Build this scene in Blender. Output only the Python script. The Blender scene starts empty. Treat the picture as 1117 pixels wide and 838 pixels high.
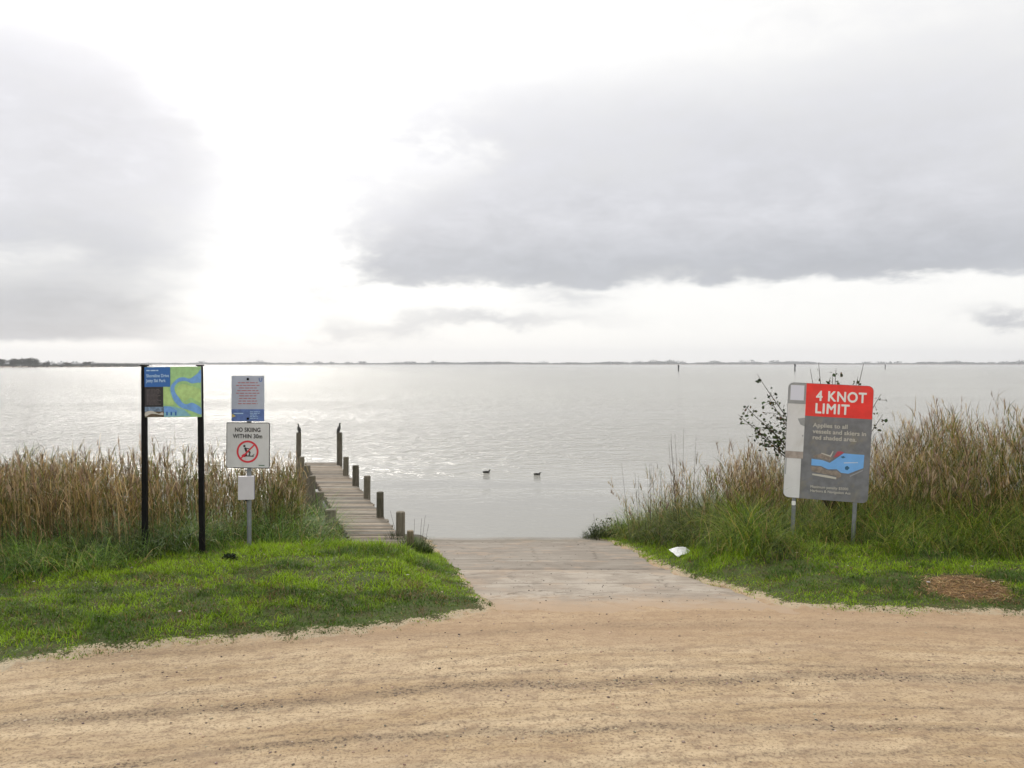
import bpy, bmesh, math, random
import numpy as np
from mathutils import Vector, Matrix, Euler

random.seed(7)
rng = np.random.default_rng(11)
sc = bpy.context.scene
COL = sc.collection

# ------------------------------------------------------------------ camera
cam_d = bpy.data.cameras.new('camera')
cam = bpy.data.objects.new('camera', cam_d)
COL.objects.link(cam)
cam.location = (0, 0, 2.5)
cam.rotation_euler = (math.radians(90), 0, 0)
cam_d.sensor_width = 36.0
cam_d.lens = 840.0 / 1117.0 * 36.0
cam_d.shift_y = -22.0 / 1117.0
cam_d.clip_start = 0.1
cam_d.clip_end = 20000
sc.camera = cam

# ------------------------------------------------------------------ light
SUN_AZ, SUN_EL = -22.0, 30.0
sun_dir = Vector((math.sin(math.radians(SUN_AZ)) * math.cos(math.radians(SUN_EL)),
                  math.cos(math.radians(SUN_AZ)) * math.cos(math.radians(SUN_EL)),
                  math.sin(math.radians(SUN_EL))))
sun_d = bpy.data.lights.new('sun', 'SUN')
sun_d.energy = 1.5
sun_d.angle = math.radians(14)
sun_d.color = (1.0, 0.95, 0.87)
sun = bpy.data.objects.new('sun', sun_d)
COL.objects.link(sun)
sun.rotation_euler = sun_dir.to_track_quat('Z', 'Y').to_euler()

sc.view_settings.view_transform = 'Standard'
sc.view_settings.look = 'None'
sc.view_settings.gamma = 1.0
sc.view_settings.exposure = 0.14
sc.view_settings.use_curve_mapping = False
sc.cycles.max_bounces = 6
sc.cycles.transparent_max_bounces = 8
sc.cycles.volume_bounces = 0


class G:
    """small helper that writes node trees as expressions"""
    def __init__(self, nt):
        self.nt = nt
        nt.nodes.clear()

    def n(self, t, **kw):
        nd = self.nt.nodes.new(t)
        for k, v in kw.items():
            setattr(nd, k, v)
        return nd

    def put(self, sock, v):
        if isinstance(v, bpy.types.NodeSocket):
            self.nt.links.new(v, sock)
        elif isinstance(v, (int, float)):
            sock.default_value = v
        else:
            v = tuple(v)
            if len(sock.default_value) == 4 and len(v) == 3:
                v = v + (1.0,)
            sock.default_value = v

    def m(self, op, a, b=0.0, c=0.0, clamp=False):
        nd = self.n('ShaderNodeMath', operation=op)
        nd.use_clamp = clamp
        for i, v in enumerate((a, b, c)):
            self.put(nd.inputs[i], v)
        return nd.outputs[0]

    def add(self, *a):
        r = a[0]
        for x in a[1:]:
            r = self.m('ADD', r, x)
        return r

    def mul(self, a, b): return self.m('MULTIPLY', a, b)
    def sub(self, a, b): return self.m('SUBTRACT', a, b)

    def ss(self, x, lo, hi, a=0.0, b=1.0):
        nd = self.n('ShaderNodeMapRange', interpolation_type='SMOOTHSTEP')
        for i, v in enumerate((x, lo, hi, a, b)):
            self.put(nd.inputs[i], v)
        return nd.outputs[0]

    def lin(self, x, lo, hi, a=0.0, b=1.0):
        nd = self.n('ShaderNodeMapRange')
        for i, v in enumerate((x, lo, hi, a, b)):
            self.put(nd.inputs[i], v)
        return nd.outputs[0]

    def mix(self, f, a, b, mode='MIX'):
        nd = self.n('ShaderNodeMix', data_type='RGBA', blend_type=mode)
        self.put(nd.inputs[0], f)
        self.put(nd.inputs[6], a)
        self.put(nd.inputs[7], b)
        return nd.outputs[2]

    def xyz(self, v):
        nd = self.n('ShaderNodeSeparateXYZ')
        self.put(nd.inputs[0], v)
        return nd.outputs

    def vec(self, x, y, z):
        nd = self.n('ShaderNodeCombineXYZ')
        for i, v in enumerate((x, y, z)):
            self.put(nd.inputs[i], v)
        return nd.outputs[0]

    def noise(self, v, scale, detail=4.0, rough=0.55, dist=0.0):
        nd = self.n('ShaderNodeTexNoise')
        self.put(nd.inputs['Vector'], v)
        nd.inputs['Scale'].default_value = scale
        nd.inputs['Detail'].default_value = detail
        nd.inputs['Roughness'].default_value = rough
        nd.inputs['Distortion'].default_value = dist
        return nd.outputs['Fac']

    def vor(self, v, scale, out='Distance'):
        nd = self.n('ShaderNodeTexVoronoi')
        self.put(nd.inputs['Vector'], v)
        nd.inputs['Scale'].default_value = scale
        return nd.outputs[out]


def P2A(px, py):
    u, v = (px - 558.5) / 840.0, (397.0 - py) / 840.0
    return math.degrees(math.atan(u)), math.degrees(math.atan(v / math.sqrt(1 + u * u)))


# ------------------------------------------------------------------ sky
world = bpy.data.worlds.new('World')
sc.world = world
world.use_nodes = True
g = G(world.node_tree)
out = g.n('ShaderNodeOutputWorld')
dirv = g.n('ShaderNodeTexCoord').outputs['Generated']
dx, dy, dz = g.xyz(dirv)
az = g.mul(g.m('ARCTAN2', dx, dy), 57.2958)
el = g.mul(g.m('ARCSINE', dz), 57.2958)
cl = g.m('MAXIMUM', g.add(dz, 0.12), 0.06)
cp = g.vec(g.m('DIVIDE', dx, cl), g.mul(g.m('DIVIDE', dy, cl), 0.8), g.mul(dz, 3.0))
n1 = g.noise(cp, 0.9, 6, 0.55, 0.6)
n2 = g.noise(cp, 2.6, 6, 0.6, 0.4)
pv = g.vec(g.mul(az, 0.05), g.mul(el, 0.11), 0.0)
n3 = g.noise(pv, 1.6, 5, 0.55, 0.3)
n4 = g.noise(pv, 5.0, 6, 0.6, 0.2)
azd = g.add(az, g.mul(g.sub(n3, 0.5), 14.0), g.mul(g.sub(n4, 0.5), 5.0))
eld = g.add(el, g.mul(g.sub(n3, 0.5), 5.0), g.mul(g.sub(n4, 0.5), 3.2))


def blob(px, py, sx, sy, amp):
    a, e = P2A(px, py)
    s1, s2 = sx / 14.66, sy / 14.66
    u = g.m('DIVIDE', g.sub(azd, a), s1)
    v = g.m('DIVIDE', g.sub(eld, e), s2)
    r = g.add(g.mul(u, u), g.mul(v, v))
    return g.mul(g.m('EXPONENT', g.mul(r, -0.5)), amp)


dens = g.add(
    blob(20, 90, 120, 62, 0.62), blob(120, 190, 130, 75, 0.42), blob(60, 265, 150, 45, 0.36), blob(210, 170, 80, 60, 0.20),
    blob(40, 352, 85, 22, 0.95),
    blob(1050, 215, 190, 80, 0.50), blob(860, 190, 130, 65, 0.34), blob(1110, 60, 100, 60, 0.20), blob(740, 120, 120, 40, 0.16),
    blob(520, 255, 120, 45, 0.52), blob(600, 190, 140, 65, 0.36), blob(700, 275, 190, 34, 0.52), blob(950, 280, 190, 36, 0.38), blob(500, 135, 80, 40, 0.26), blob(430, 280, 50, 22, 0.36),
    blob(520, 350, 95, 7, 0.62), blob(625, 322, 34, 9, 0.55), blob(1095, 349, 34, 6, 0.8),
    blob(410, 362, 40, 6, 0.30),
    blob(305, 130, 55, 170, -0.30), blob(290, 300, 60, 60, -0.30), blob(720, 50, 120, 35, -0.18), blob(560, 60, 130, 60, 0.08), blob(485, 178, 34, 15, -0.26))
# flat cloud base of the right-hand bank: bright gap below it
gap_lo, gap_hi = P2A(700, 318)[1], P2A(700, 305)[1]
eflat = g.add(el, g.mul(g.sub(n4, 0.5), 2.0), g.mul(g.sub(n3, 0.5), 1.2))
band = g.mul(g.ss(eflat, gap_lo, gap_hi), 1.0)
azmask = g.mul(g.ss(az, -14.5, -10.0), 1.0)
small = g.add(blob(520, 350, 95, 7, 0.62), blob(625, 322, 34, 9, 0.55), blob(1095, 349, 34, 6, 0.8), blob(410, 362, 40, 6, 0.30))
k = g.sub(1.0, g.mul(azmask, g.sub(1.0, band)))
leftlow = g.mul(g.ss(az, -22.0, -26.0), g.ss(g.add(el, g.mul(g.sub(n4, .5), .8)), 1.9, 1.1))
k = g.mul(k, g.sub(1.0, leftlow))
dens = g.add(g.sub(dens, small), g.mul(g.sub(n4, 0.5), 0.75), g.mul(g.sub(n2, 0.5), 0.40), g.mul(g.sub(n3, 0.5), 0.40), 0.17)
dens = g.add(g.mul(dens, k), small, g.mul(g.mul(g.sub(n4, .5), .25), g.sub(1.0, k)))
# outside the photographed part: broken grey overcast
infr = g.mul(g.mul(g.ss(az, -50.0, -38.0), g.ss(az, 50.0, 38.0)), g.ss(el, 42.0, 28.0))
gen = g.add(g.mul(g.sub(n1, 0.5), 1.6), g.mul(g.sub(n2, 0.5), 0.7), 0.22)
dens = g.add(g.mul(dens, infr), g.mul(gen, g.sub(1.0, infr)))
d01 = g.ss(dens, -0.18, 1.15)
sd = g.n('ShaderNodeVectorMath', operation='DOT_PRODUCT')
g.put(sd.inputs[0], dirv)
sd.inputs[1].default_value = tuple(sun_dir)
glow = g.m('POWER', g.m('MAXIMUM', sd.outputs['Value'], 0.0), 22.0)
bright = g.add(1.0, g.mul(glow, 1.1), g.mul(g.sub(1.0, infr), 0.22))
white = g.mix(1.0, (1.0, 0.99, 0.965), g.vec(bright, bright, bright), 'MULTIPLY')
low = g.ss(el, 11.0, 6.3)
grey = g.mix(low, (0.64, 0.64, 0.67), (0.475, 0.485, 0.52))
greyg = g.add(1.0, g.mul(glow, 0.25))
gtx = g.add(0.71, g.mul(n4, 0.42), g.mul(n2, 0.18))
greyg = g.mul(greyg, gtx)
grey = g.mix(1.0, grey, g.vec(greyg, greyg, greyg), 'MULTIPLY')
cloud = g.mix(d01, white, grey)
# below the horizon
cloud = g.mix(g.ss(el, -0.5, -3.0), cloud, (0.25, 0.25, 0.24))
sky = g.n('ShaderNodeTexSky', sky_type='NISHITA')
sky.sun_disc = False
sky.sun_elevation = math.radians(SUN_EL)
sky.sun_rotation = math.radians(SUN_AZ)
b1 = g.n('ShaderNodeBackground'); g.put(b1.inputs[0], sky.outputs[0]); b1.inputs[1].default_value = 0.08
b2 = g.n('ShaderNodeBackground'); g.put(b2.inputs[0], cloud); b2.inputs[1].default_value = 1.0
mx = g.n('ShaderNodeMixShader'); mx.inputs[0].default_value = 0.93
g.nt.links.new(b1.outputs[0], mx.inputs[1]); g.nt.links.new(b2.outputs[0], mx.inputs[2])
g.nt.links.new(mx.outputs[0], out.inputs[0])


# ------------------------------------------------------------------ helpers
def tag(o, label=None, cat=None, group=None, kind=None):
    if label: o['label'] = label
    if cat: o['category'] = cat
    if group: o['group'] = group
    if kind: o['kind'] = kind
    return o


def empty(name, loc, rot=(0, 0, 0)):
    o = bpy.data.objects.new(name, None)
    o.empty_display_size = 0.2
    COL.objects.link(o)
    o.location = loc
    o.rotation_euler = rot
    return o


def link(name, me, parent=None):
    o = bpy.data.objects.new(name, me)
    COL.objects.link(o)
    if parent is not None:
        o.parent = parent
    return o


def np_mesh(name, V, F, mats, col=None, parent=None, smooth=False, fidx=None):
    """V (n,3), F (m,4) or (m,3) -> object, col (n,3) vertex colour"""
    me = bpy.data.meshes.new(name)
    V = np.asarray(V, dtype=np.float32); F = np.asarray(F, dtype=np.int32)
    me.vertices.add(len(V)); me.vertices.foreach_set('co', V.ravel())
    k = F.shape[1]
    me.loops.add(F.size); me.loops.foreach_set('vertex_index', F.ravel())
    me.polygons.add(len(F))
    me.polygons.foreach_set('loop_start', np.arange(0, F.size, k, dtype=np.int32))
    me.polygons.foreach_set('loop_total', np.full(len(F), k, dtype=np.int32))
    if fidx is not None:
        me.polygons.foreach_set('material_index', np.asarray(fidx, dtype=np.int32))
    if smooth:
        me.polygons.foreach_set('use_smooth', np.ones(len(F), dtype=bool))
    for mt in (mats if isinstance(mats, (list, tuple)) else [mats]):
        me.materials.append(mt)
    if col is not None:
        a = me.color_attributes.new('Col', 'FLOAT_COLOR', 'POINT')
        c = np.ones((len(V), 4), dtype=np.float32); c[:, :3] = col
        a.data.foreach_set('color', c.ravel())
    me.update(calc_edges=True)
    me.validate()
    return link(name, me, parent)


def bm_obj(name, bm, mats, parent=None, smooth=False):
    me = bpy.data.meshes.new(name)
    bmesh.ops.recalc_face_normals(bm, faces=bm.faces)
    bm.to_mesh(me); bm.free()
    for mt in (mats if isinstance(mats, (list, tuple)) else [mats]):
        me.materials.append(mt)
    if smooth:
        for p in me.polygons: p.use_smooth = True
    return link(name, me, parent)


def box(bm, c, s, bev=0.0, mat=0, rot=None):
    r = bmesh.ops.create_cube(bm, size=1.0)
    vs = r['verts']
    M = Matrix.Translation(c) @ (rot.to_matrix().to_4x4() if rot else Matrix.Identity(4)) @ Matrix.Diagonal((*s, 1))
    bmesh.ops.transform(bm, matrix=M, verts=vs)
    fs = list({f for v in vs for f in v.link_faces})
    for f in fs: f.material_index = mat
    if bev > 0:
        es = list({e for v in vs for e in v.link_edges})
        bmesh.ops.bevel(bm, geom=es, offset=bev, segments=2, affect='EDGES', profile=0.7)
    return vs


def cyl(bm, p0, p1, r0, r1, seg=14, mat=0, rings=1, wob=0.0, cap=0.0):
    p0, p1 = Vector(p0), Vector(p1)
    ax = (p1 - p0)
    q = ax.to_track_quat('Z', 'Y')
    L = ax.length
    rs = []
    zs = [(i / rings, 1.0) for i in range(rings + 1)]
    if cap > 0:
        zs = zs[:-1] + [(1 - cap / L, 1.0), (1.0, 0.86)]
    for t, k in zs:
        ring = []
        for j in range(seg):
            a = 2 * math.pi * j / seg
            r = (r0 + (r1 - r0) * t) * k * (1 + random.uniform(-wob, wob))
            ring.append(bm.verts.new(p0 + q @ Vector((r * math.cos(a), r * math.sin(a), t * L))))
        rs.append(ring)
    fs = []
    for a, b in zip(rs[:-1], rs[1:]):
        for j in range(seg):
            fs.append(bm.faces.new((a[j], a[(j + 1) % seg], b[(j + 1) % seg], b[j])))
    fs.append(bm.faces.new(rs[-1])); fs.append(bm.faces.new(rs[0][::-1]))
    for f in fs: f.material_index = mat
    return fs


def round_rect(w, h, r, n=6):
    pts = []
    for cx, cz, a0 in ((w/2-r, h/2-r, 0), (-w/2+r, h/2-r, 90), (-w/2+r, -h/2+r, 180), (w/2-r, -h/2+r, 270)):
        for i in range(n + 1):
            a = math.radians(a0 + 90 * i / n)
            pts.append((cx + r * math.cos(a), cz + r * math.sin(a)))
    return pts


def plate(bm, pts, y0, y1, mat=0):
    """extruded outline in XZ between y0 (front) and y1"""
    a = [bm.verts.new((x, y0, z)) for x, z in pts]
    b = [bm.verts.new((x, y1, z)) for x, z in pts]
    fs = [bm.faces.new(a), bm.faces.new(b[::-1])]
    n = len(pts)
    for i in range(n):
        fs.append(bm.faces.new((a[i], b[i], b[(i+1) % n], a[(i+1) % n])))
    for f in fs: f.material_index = mat


def smooth_poly(pts, n=5):
    out = []
    N = len(pts)
    for i in range(N):
        p0, p1, p2, p3 = [Vector(pts[(i+k-1) % N]) for k in range(4)]
        for j in range(n):
            t = j / n
            out.append(tuple(0.5*((2*p1)+(p2-p0)*t+(2*p0-5*p1+4*p2-p3)*t*t+(3*p1-p0-3*p2+p3)*t**3)))
    return out


MATS = {}
def mat(name, color, rough=0.6, metal=0.0, spec=0.5, var=0.0, vscale=8.0, bump=0.0, bscale=60.0, dirt=None, dirt_amt=0.0):
    if name in MATS: return MATS[name]
    m = bpy.data.materials.new(name); m.use_nodes = True
    g = G(m.node_tree)
    o = g.n('ShaderNodeOutputMaterial'); p = g.n('ShaderNodeBsdfPrincipled')
    g.nt.links.new(p.outputs[0], o.inputs[0])
    tc = g.n('ShaderNodeTexCoord').outputs['Object']
    c = color
    if var > 0:
        v = g.noise(tc, vscale, 5, 0.6)
        c = g.mix(g.ss(v, 0.3, 0.7), tuple(x*(1-var) for x in color), tuple(min(1, x*(1+var)) for x in color))
    if dirt is not None:
        v = g.noise(tc, vscale * 0.7, 7, 0.65, 0.5)
        c = g.mix(g.mul(g.ss(v, 0.48, 0.75), dirt_amt), c, dirt)
    g.put(p.inputs['Base Color'], c)
    p.inputs['Roughness'].default_value = rough
    p.inputs['Metallic'].default_value = metal
    p.inputs['Specular IOR Level'].default_value = spec
    if bump > 0:
        b = g.n('ShaderNodeBump'); b.inputs['Strength'].default_value = bump
        b.inputs['Distance'].default_value = 0.01
        g.put(b.inputs['Height'], g.noise(tc, bscale, 5, 0.6))
        g.nt.links.new(b.outputs[0], p.inputs['Normal'])
    MATS[name] = m
    return m


def leaf_mat(name, trans=0.35, rough=0.55, gain=1.0):
    m = bpy.data.materials.new(name); m.use_nodes = True
    g = G(m.node_tree)
    o = g.n('ShaderNodeOutputMaterial')
    a = g.n('ShaderNodeAttribute'); a.attribute_name = 'Col'
    p = g.n('ShaderNodeBsdfPrincipled'); g.nt.links.new(a.outputs['Color'], p.inputs['Base Color'])
    p.inputs['Roughness'].default_value = rough
    p.inputs['Specular IOR Level'].default_value = 0.25
    t = g.n('ShaderNodeBsdfTranslucent')
    tcol = g.mix(1.0, a.outputs['Color'], (1.15, 1.2, 0.7), 'MULTIPLY')
    g.put(t.inputs[0], tcol)
    mx = g.n('ShaderNodeMixShader'); mx.inputs[0].default_value = trans
    g.nt.links.new(p.outputs[0], mx.inputs[1]); g.nt.links.new(t.outputs[0], mx.inputs[2])
    g.nt.links.new(mx.outputs[0], o.inputs[0])
    return m


# numpy value noise
_perm = rng.random((256, 256))
def vnoise(x, y, s=1.0, oct=3):
    x = np.asarray(x, float) * s; y = np.asarray(y, float) * s
    tot = 0; amp = 1; A = 0
    for o in range(oct):
        xi = np.floor(x).astype(int); yi = np.floor(y).astype(int)
        fx = x - xi; fy = y - yi
        fx = fx*fx*(3-2*fx); fy = fy*fy*(3-2*fy)
        a = _perm[xi & 255, yi & 255]; b = _perm[(xi+1) & 255, yi & 255]
        c = _perm[xi & 255, (yi+1) & 255]; d = _perm[(xi+1) & 255, (yi+1) & 255]
        tot = tot + amp*((a*(1-fx)+b*fx)*(1-fy)+(c*(1-fx)+d*fx)*fy)
        A += amp; amp *= .5; x = x*2.03+17.3; y = y*2.03+9.1
    return tot / A


def sst(x, lo, hi):
    t = np.clip((x-lo)/(hi-lo), 0, 1); return t*t*(3-2*t)


# ------------------------------------------------------------------ ground shape
WATER_Z = -1.2
LEFT = np.array([(-60, -3), (-12, 4.2), (-6, 5.7), (-4.2, 6.3), (-3.64, 6.67), (-2.93, 6.86), (-2.15, 7.0), (-1.36, 7.2),
                 (-.7, 7.5), (-.2, 7.9), (-.48, 9.25), (-.93, 11.58), (-1.23, 13.2), (-1.88, 16.6), (-2.4, 19.5), (-60, 19.5)], float)
RIGHT = np.array([(1.55, 19.5), (1.62, 16.6), (2.1, 14.3), (2.18, 11.35), (2.28, 9.9), (2.6, 9.15), (2.77, 8.15), (3.03, 7.95), (3.72, 7.8),
                  (5.15, 7.72), (9, 7.6), (60, 7.0), (60, 19.5)], float)


def sdf(px, py, poly):
    """signed distance, positive inside"""
    d = np.full(px.shape, 1e9); ins = np.zeros(px.shape, bool)
    n = len(poly)
    for i in range(n):
        ax, ay = poly[i]; bx, by = poly[(i+1) % n]
        ex, ey = bx-ax, by-ay
        t = np.clip(((px-ax)*ex+(py-ay)*ey)/(ex*ex+ey*ey+1e-12), 0, 1)
        d = np.minimum(d, np.hypot(px-ax-t*ex, py-ay-t*ey))
        c = ((ay > py) != (by > py)) & (px < (bx-ax)*(py-ay)/(by-ay+1e-12)+ax)
        ins ^= c
    return np.where(ins, d, -d)


def grass_d(x, y):
    return np.maximum(sdf(x, y, LEFT), sdf(x, y, RIGHT))


def ramp_z(y):
    u = y - 8.0
    s = 0.25*np.logaddexp(0, u/0.25)
    return -0.1412*s


def ground_z(x, y, ramp_dip=True):
    x = np.asarray(x, float); y = np.asarray(y, float)
    g_ = grass_d(x, y)
    rz = ramp_z(y)
    if ramp_dip:
        n = vnoise(x, y, 2.2, 3)
        rz = rz - (0.06*sst(y + (n-.5)*0.5 + (vnoise(x, y, 9.0, 2)-.5)*.3, 7.75, 8.35) + 0.03*sst(y, 8.5, 9)) * sst(-g_ + (n-.5)*0.35, -0.02, 0.10)
    bz = 0.04 + 0.07*(vnoise(x, y, 1.3, 3)-.5)*2 - 0.195*0.4*np.logaddexp(0, (y-10.4)/0.4)
    bz = bz - 0.30*np.exp(-((x+2.0)/1.0)**2-((y-12.2)/1.0)**2)
    w = sst(g_, 0.0, 1.1)
    z = rz*(1-w) + bz*w
    z = z + 0.025*sst(g_ + (vnoise(x, y, 4.0, 3)-.5)*0.3, -0.04, 0.10)
    z = z + 0.022*(vnoise(x, y+3*x*0.05, 0.9, 3)-.5)*(y < 9)
    z = np.where(y > 18, -1.5-(y-18)*0.2, z)
    return np.maximum(z, -3.4)


def axis_pts(lo, hi, flo, fhi, step, grow=1.25):
    a = list(np.arange(flo, fhi+1e-6, step)); s = step
    while a[-1] < hi: s *= grow; a.append(a[-1]+s)
    s = step; b = []
    x = flo
    while x > lo: s *= grow; x -= s; b.append(x)
    return np.array(b[::-1]+a)


def grid_mesh(name, xs, ys, zf, m, attr=None, smooth=True, parent=None):
    X, Y = np.meshgrid(xs, ys)
    Z = zf(X, Y)
    V = np.stack([X, Y, Z], -1).reshape(-1, 3)
    nx, ny = len(xs), len(ys)
    i = np.arange(nx*ny).reshape(ny, nx)
    F = np.stack([i[:-1, :-1], i[:-1, 1:], i[1:, 1:], i[1:, :-1]], -1).reshape(-1, 4)
    c = None
    if attr is not None: c = attr(X, Y).reshape(-1, 3)
    return np_mesh(name, V, F, m, col=c, smooth=smooth, parent=parent)


# --- ground material: sandy gravel track + dark turf soil, split by the grass mask
m = bpy.data.materials.new('sand_and_soil'); m.use_nodes = True
g = G(m.node_tree)
o = g.n('ShaderNodeOutputMaterial'); p = g.n('ShaderNodeBsdfPrincipled'); g.nt.links.new(p.outputs[0], o.inputs[0])
pos = g.n('ShaderNodeNewGeometry').outputs['Position']
x, y, z = g.xyz(pos)
att = g.n('ShaderNodeAttribute'); att.attribute_name = 'Col'
gm, straw_m, _ = g.xyz(att.outputs['Vector'])
nf = g.noise(pos, 45, 6, 0.7); nm = g.noise(pos, 6, 5, 0.6); nl = g.noise(pos, 0.8, 4, 0.6)
# wheel tracks: long, low arcs crossing the picture
yc = g.add(y, g.mul(g.mul(g.add(x, -1.8), g.add(x, -1.8)), 0.022), g.mul(x, -0.035))
tr = g.vec(g.mul(x, 0.16), yc, 0.0)
t1 = g.noise(tr, 3.2, 7, 0.68, 0.25)
t2 = g.noise(g.vec(g.mul(x, 0.5), g.add(yc, 7.0), 0.0), 9.0, 6, 0.7, 0.2)
def bandf(c, w, wob=0.12):
    q = g.m('ABSOLUTE', g.sub(g.add(yc, g.mul(g.sub(g.noise(g.vec(g.mul(x, .5), c*3.7, 0), 1.0, 3), .5), wob*4)), c))
    return g.ss(q, w, 0.0)
bands = g.add(g.mul(bandf(6.05, 0.15), 0.95), g.mul(bandf(5.25, 0.09), 0.9), g.mul(bandf(5.50, 0.04), 0.5),
              g.mul(bandf(6.30, 0.07), 0.55), g.mul(bandf(4.85, 0.07), 0.45), g.mul(bandf(7.3, 0.20), 0.35), g.mul(bandf(6.75, 0.07), 0.3))
speck = g.ss(g.noise(pos, 30, 4, 0.75), 0.50, 0.68)
dk = g.m('MINIMUM', g.mul(bands, g.add(0.36, g.mul(g.mul(speck, g.ss(g.noise(pos, 2.2, 4, .6), .35, .6)), 1.4))), 1.0)
sand = g.mix(g.ss(t1, 0.3, 0.7), (0.42, 0.30, 0.175), (0.61, 0.475, 0.31))
sand = g.mix(g.mul(g.ss(t2, 0.45, 0.65), 0.6), sand, (0.30, 0.205, 0.13))
sand = g.mix(g.mul(g.ss(nf, 0.50, 0.62), 0.7), sand, (0.19, 0.13, 0.085))
ng = g.noise(g.vec(g.mul(x, .6), y, 0), 16, 5, 0.7)
sand = g.mix(g.mul(g.ss(ng, 0.52, 0.64), 0.55), sand, (0.20, 0.145, 0.10))
sand = g.mix(g.mul(g.ss(nf, 0.46, 0.25), 0.45), sand, (0.56, 0.46, 0.35))
sand = g.mix(g.mul(g.ss(nl, 0.48, 0.66), 0.40), sand, (0.36, 0.26, 0.175))
pinkz = g.mul(g.ss(g.add(y, g.mul(g.sub(nm, .5), .8)), 6.4, 7.3), 0.55)
sand = g.mix(pinkz, sand, (0.37, 0.25, 0.155))
sand = g.mix(g.mul(dk, 0.9), sand, (0.125, 0.095, 0.072))
soil = g.mix(g.ss(nm, 0.35, 0.7), (0.065, 0.10, 0.018), (0.085, 0.075, 0.03))
soil = g.mix(g.mul(g.ss(nf, 0.45, 0.65), 0.6), soil, (0.025, 0.035, 0.01))
soil = g.mix(g.mul(straw_m, 0.85), soil, (0.26, 0.15, 0.07))
edge = g.add(gm, -0.16, g.mul(g.sub(nm, 0.5), 0.9), g.mul(g.sub(nf, 0.5), 0.9), g.mul(g.sub(ng, 0.5), 0.6))
fringe = g.mul(g.ss(edge, 0.25, 0.42), g.ss(edge, 0.62, 0.5))
sand = g.mix(g.mul(fringe, 0.5), sand, (0.50, 0.44, 0.32))
c = g.mix(g.ss(edge, 0.5, 0.60), sand, soil)
mud = g.ss(z, -1.0, -1.15)
c = g.mix(mud, c, (0.09, 0.08, 0.06))
g.put(p.inputs['Base Color'], c)
p.inputs['Roughness'].default_value = 0.92
p.inputs['Specular IOR Level'].default_value = 0.2
b = g.n('ShaderNodeBump'); b.inputs['Strength'].default_value = 0.75; b.inputs['Distance'].default_value = 0.02
g.put(b.inputs['Height'], g.add(g.mul(nf, 0.6), g.mul(t1, 0.6), g.mul(t2, 0.8), g.mul(dk, -0.5), g.mul(g.noise(pos, 140, 3, .6), .25)))
g.nt.links.new(b.outputs[0], p.inputs['Normal'])
M_GROUND = m

STRAW_C = (4.97, 8.45)
def gattr(X, Y):
    d = grass_d(X, Y)
    gm = np.clip(0.5 + d*2.2, 0, 1)
    s = 1-sst(np.hypot((X-STRAW_C[0])/0.42, (Y-STRAW_C[1])/0.35)+0.5*(vnoise(X, Y, 5, 3)-.5), 0.75, 1.1)
    return np.stack([gm, s, 0*gm], -1)

xs = axis_pts(-700, 700, -10, 10, 0.05, 1.22)
ys = axis_pts(-700, 60, 3.0, 18.5, 0.05, 1.22)
ground = grid_mesh('ground', xs, ys, ground_z, M_GROUND, gattr)
tag(ground, 'pale sandy gravel ground with wheel tracks running into grassy banks', kind='structure')

# --- boat ramp
m = bpy.data.materials.new('ramp_concrete'); m.use_nodes = True
g = G(m.node_tree)
o = g.n('ShaderNodeOutputMaterial'); p = g.n('ShaderNodeBsdfPrincipled'); g.nt.links.new(p.outputs[0], o.inputs[0])
pos = g.n('ShaderNodeNewGeometry').outputs['Position']
x, y, z = g.xyz(pos)
nf = g.noise(pos, 50, 6, 0.7); nm = g.noise(pos, 5, 6, 0.65); nl = g.noise(pos, 1.1, 5, 0.6, 0.5)
st = g.noise(g.vec(g.mul(x, 0.35), g.mul(y, 1.6), 0), 2.6, 7, 0.7, 0.3)
c = g.mix(g.ss(nl, 0.35, 0.65), (0.30, 0.25, 0.20), (0.43, 0.375, 0.31))
lower = g.ss(y, 11.02, 11.06)
c = g.mix(g.mul(lower, 0.6), c, (0.22, 0.195, 0.165))
c = g.mix(g.mul(g.ss(st, 0.48, 0.72), 0.6), c, (0.215, 0.175, 0.14))
c = g.mix(g.mul(g.ss(st, 0.46, 0.28), 0.5), c, (0.45, 0.42, 0.37))
c = g.mix(g.mul(g.ss(nf, 0.5, 0.75), 0.5), c, (0.16, 0.13, 0.105))
def joint(yc, w):
    q = g.m('ABSOLUTE', g.sub(g.add(y, g.mul(g.sub(nm, .5), .05), g.mul(x, -0.01)), yc))
    return g.ss(q, w, w*0.3)
js = joint(11.04, 0.05)
for yj in (12.25, 13.5, 14.7, 15.6, 9.6): js = g.m('MAXIMUM', js, g.mul(joint(yj, 0.035), 0.7))
crk = g.n('ShaderNodeTexVoronoi', feature='DISTANCE_TO_EDGE')
g.put(crk.inputs['Vector'], g.vec(g.add(x, g.mul(nm, .6)), g.add(y, g.mul(nl, .8)), 0.0)); crk.inputs['Scale'].default_value = 0.55
crack = g.mul(g.ss(crk.outputs['Distance'], 0.012, 0.003), g.ss(nm, .42, .55))
c = g.mix(g.mul(crack, 0.7), c, (0.10, 0.08, 0.06))
c = g.mix(g.mul(g.ss(g.noise(pos, 2.6, 6, .7, .6), .5, .62), 0.45), c, (0.20, 0.165, 0.13))
c = g.mix(g.mul(js, 0.75), c, (0.12, 0.10, 0.08))
dust = g.ss(g.add(g.mul(y, -1.0), g.mul(g.sub(nf, .5), 0.8), g.mul(g.sub(nm, .5), 1.2), g.mul(g.sub(nl, .5), 0.8)), -8.9, -7.9)
c = g.mix(g.mul(dust, 0.9), c, (0.40, 0.285, 0.185))
patch = g.mul(g.ss(g.noise(pos, 1.7, 4, .6), 0.54, 0.66), 0.4)
c = g.mix(patch, c, (0.42, 0.31, 0.22))
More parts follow.
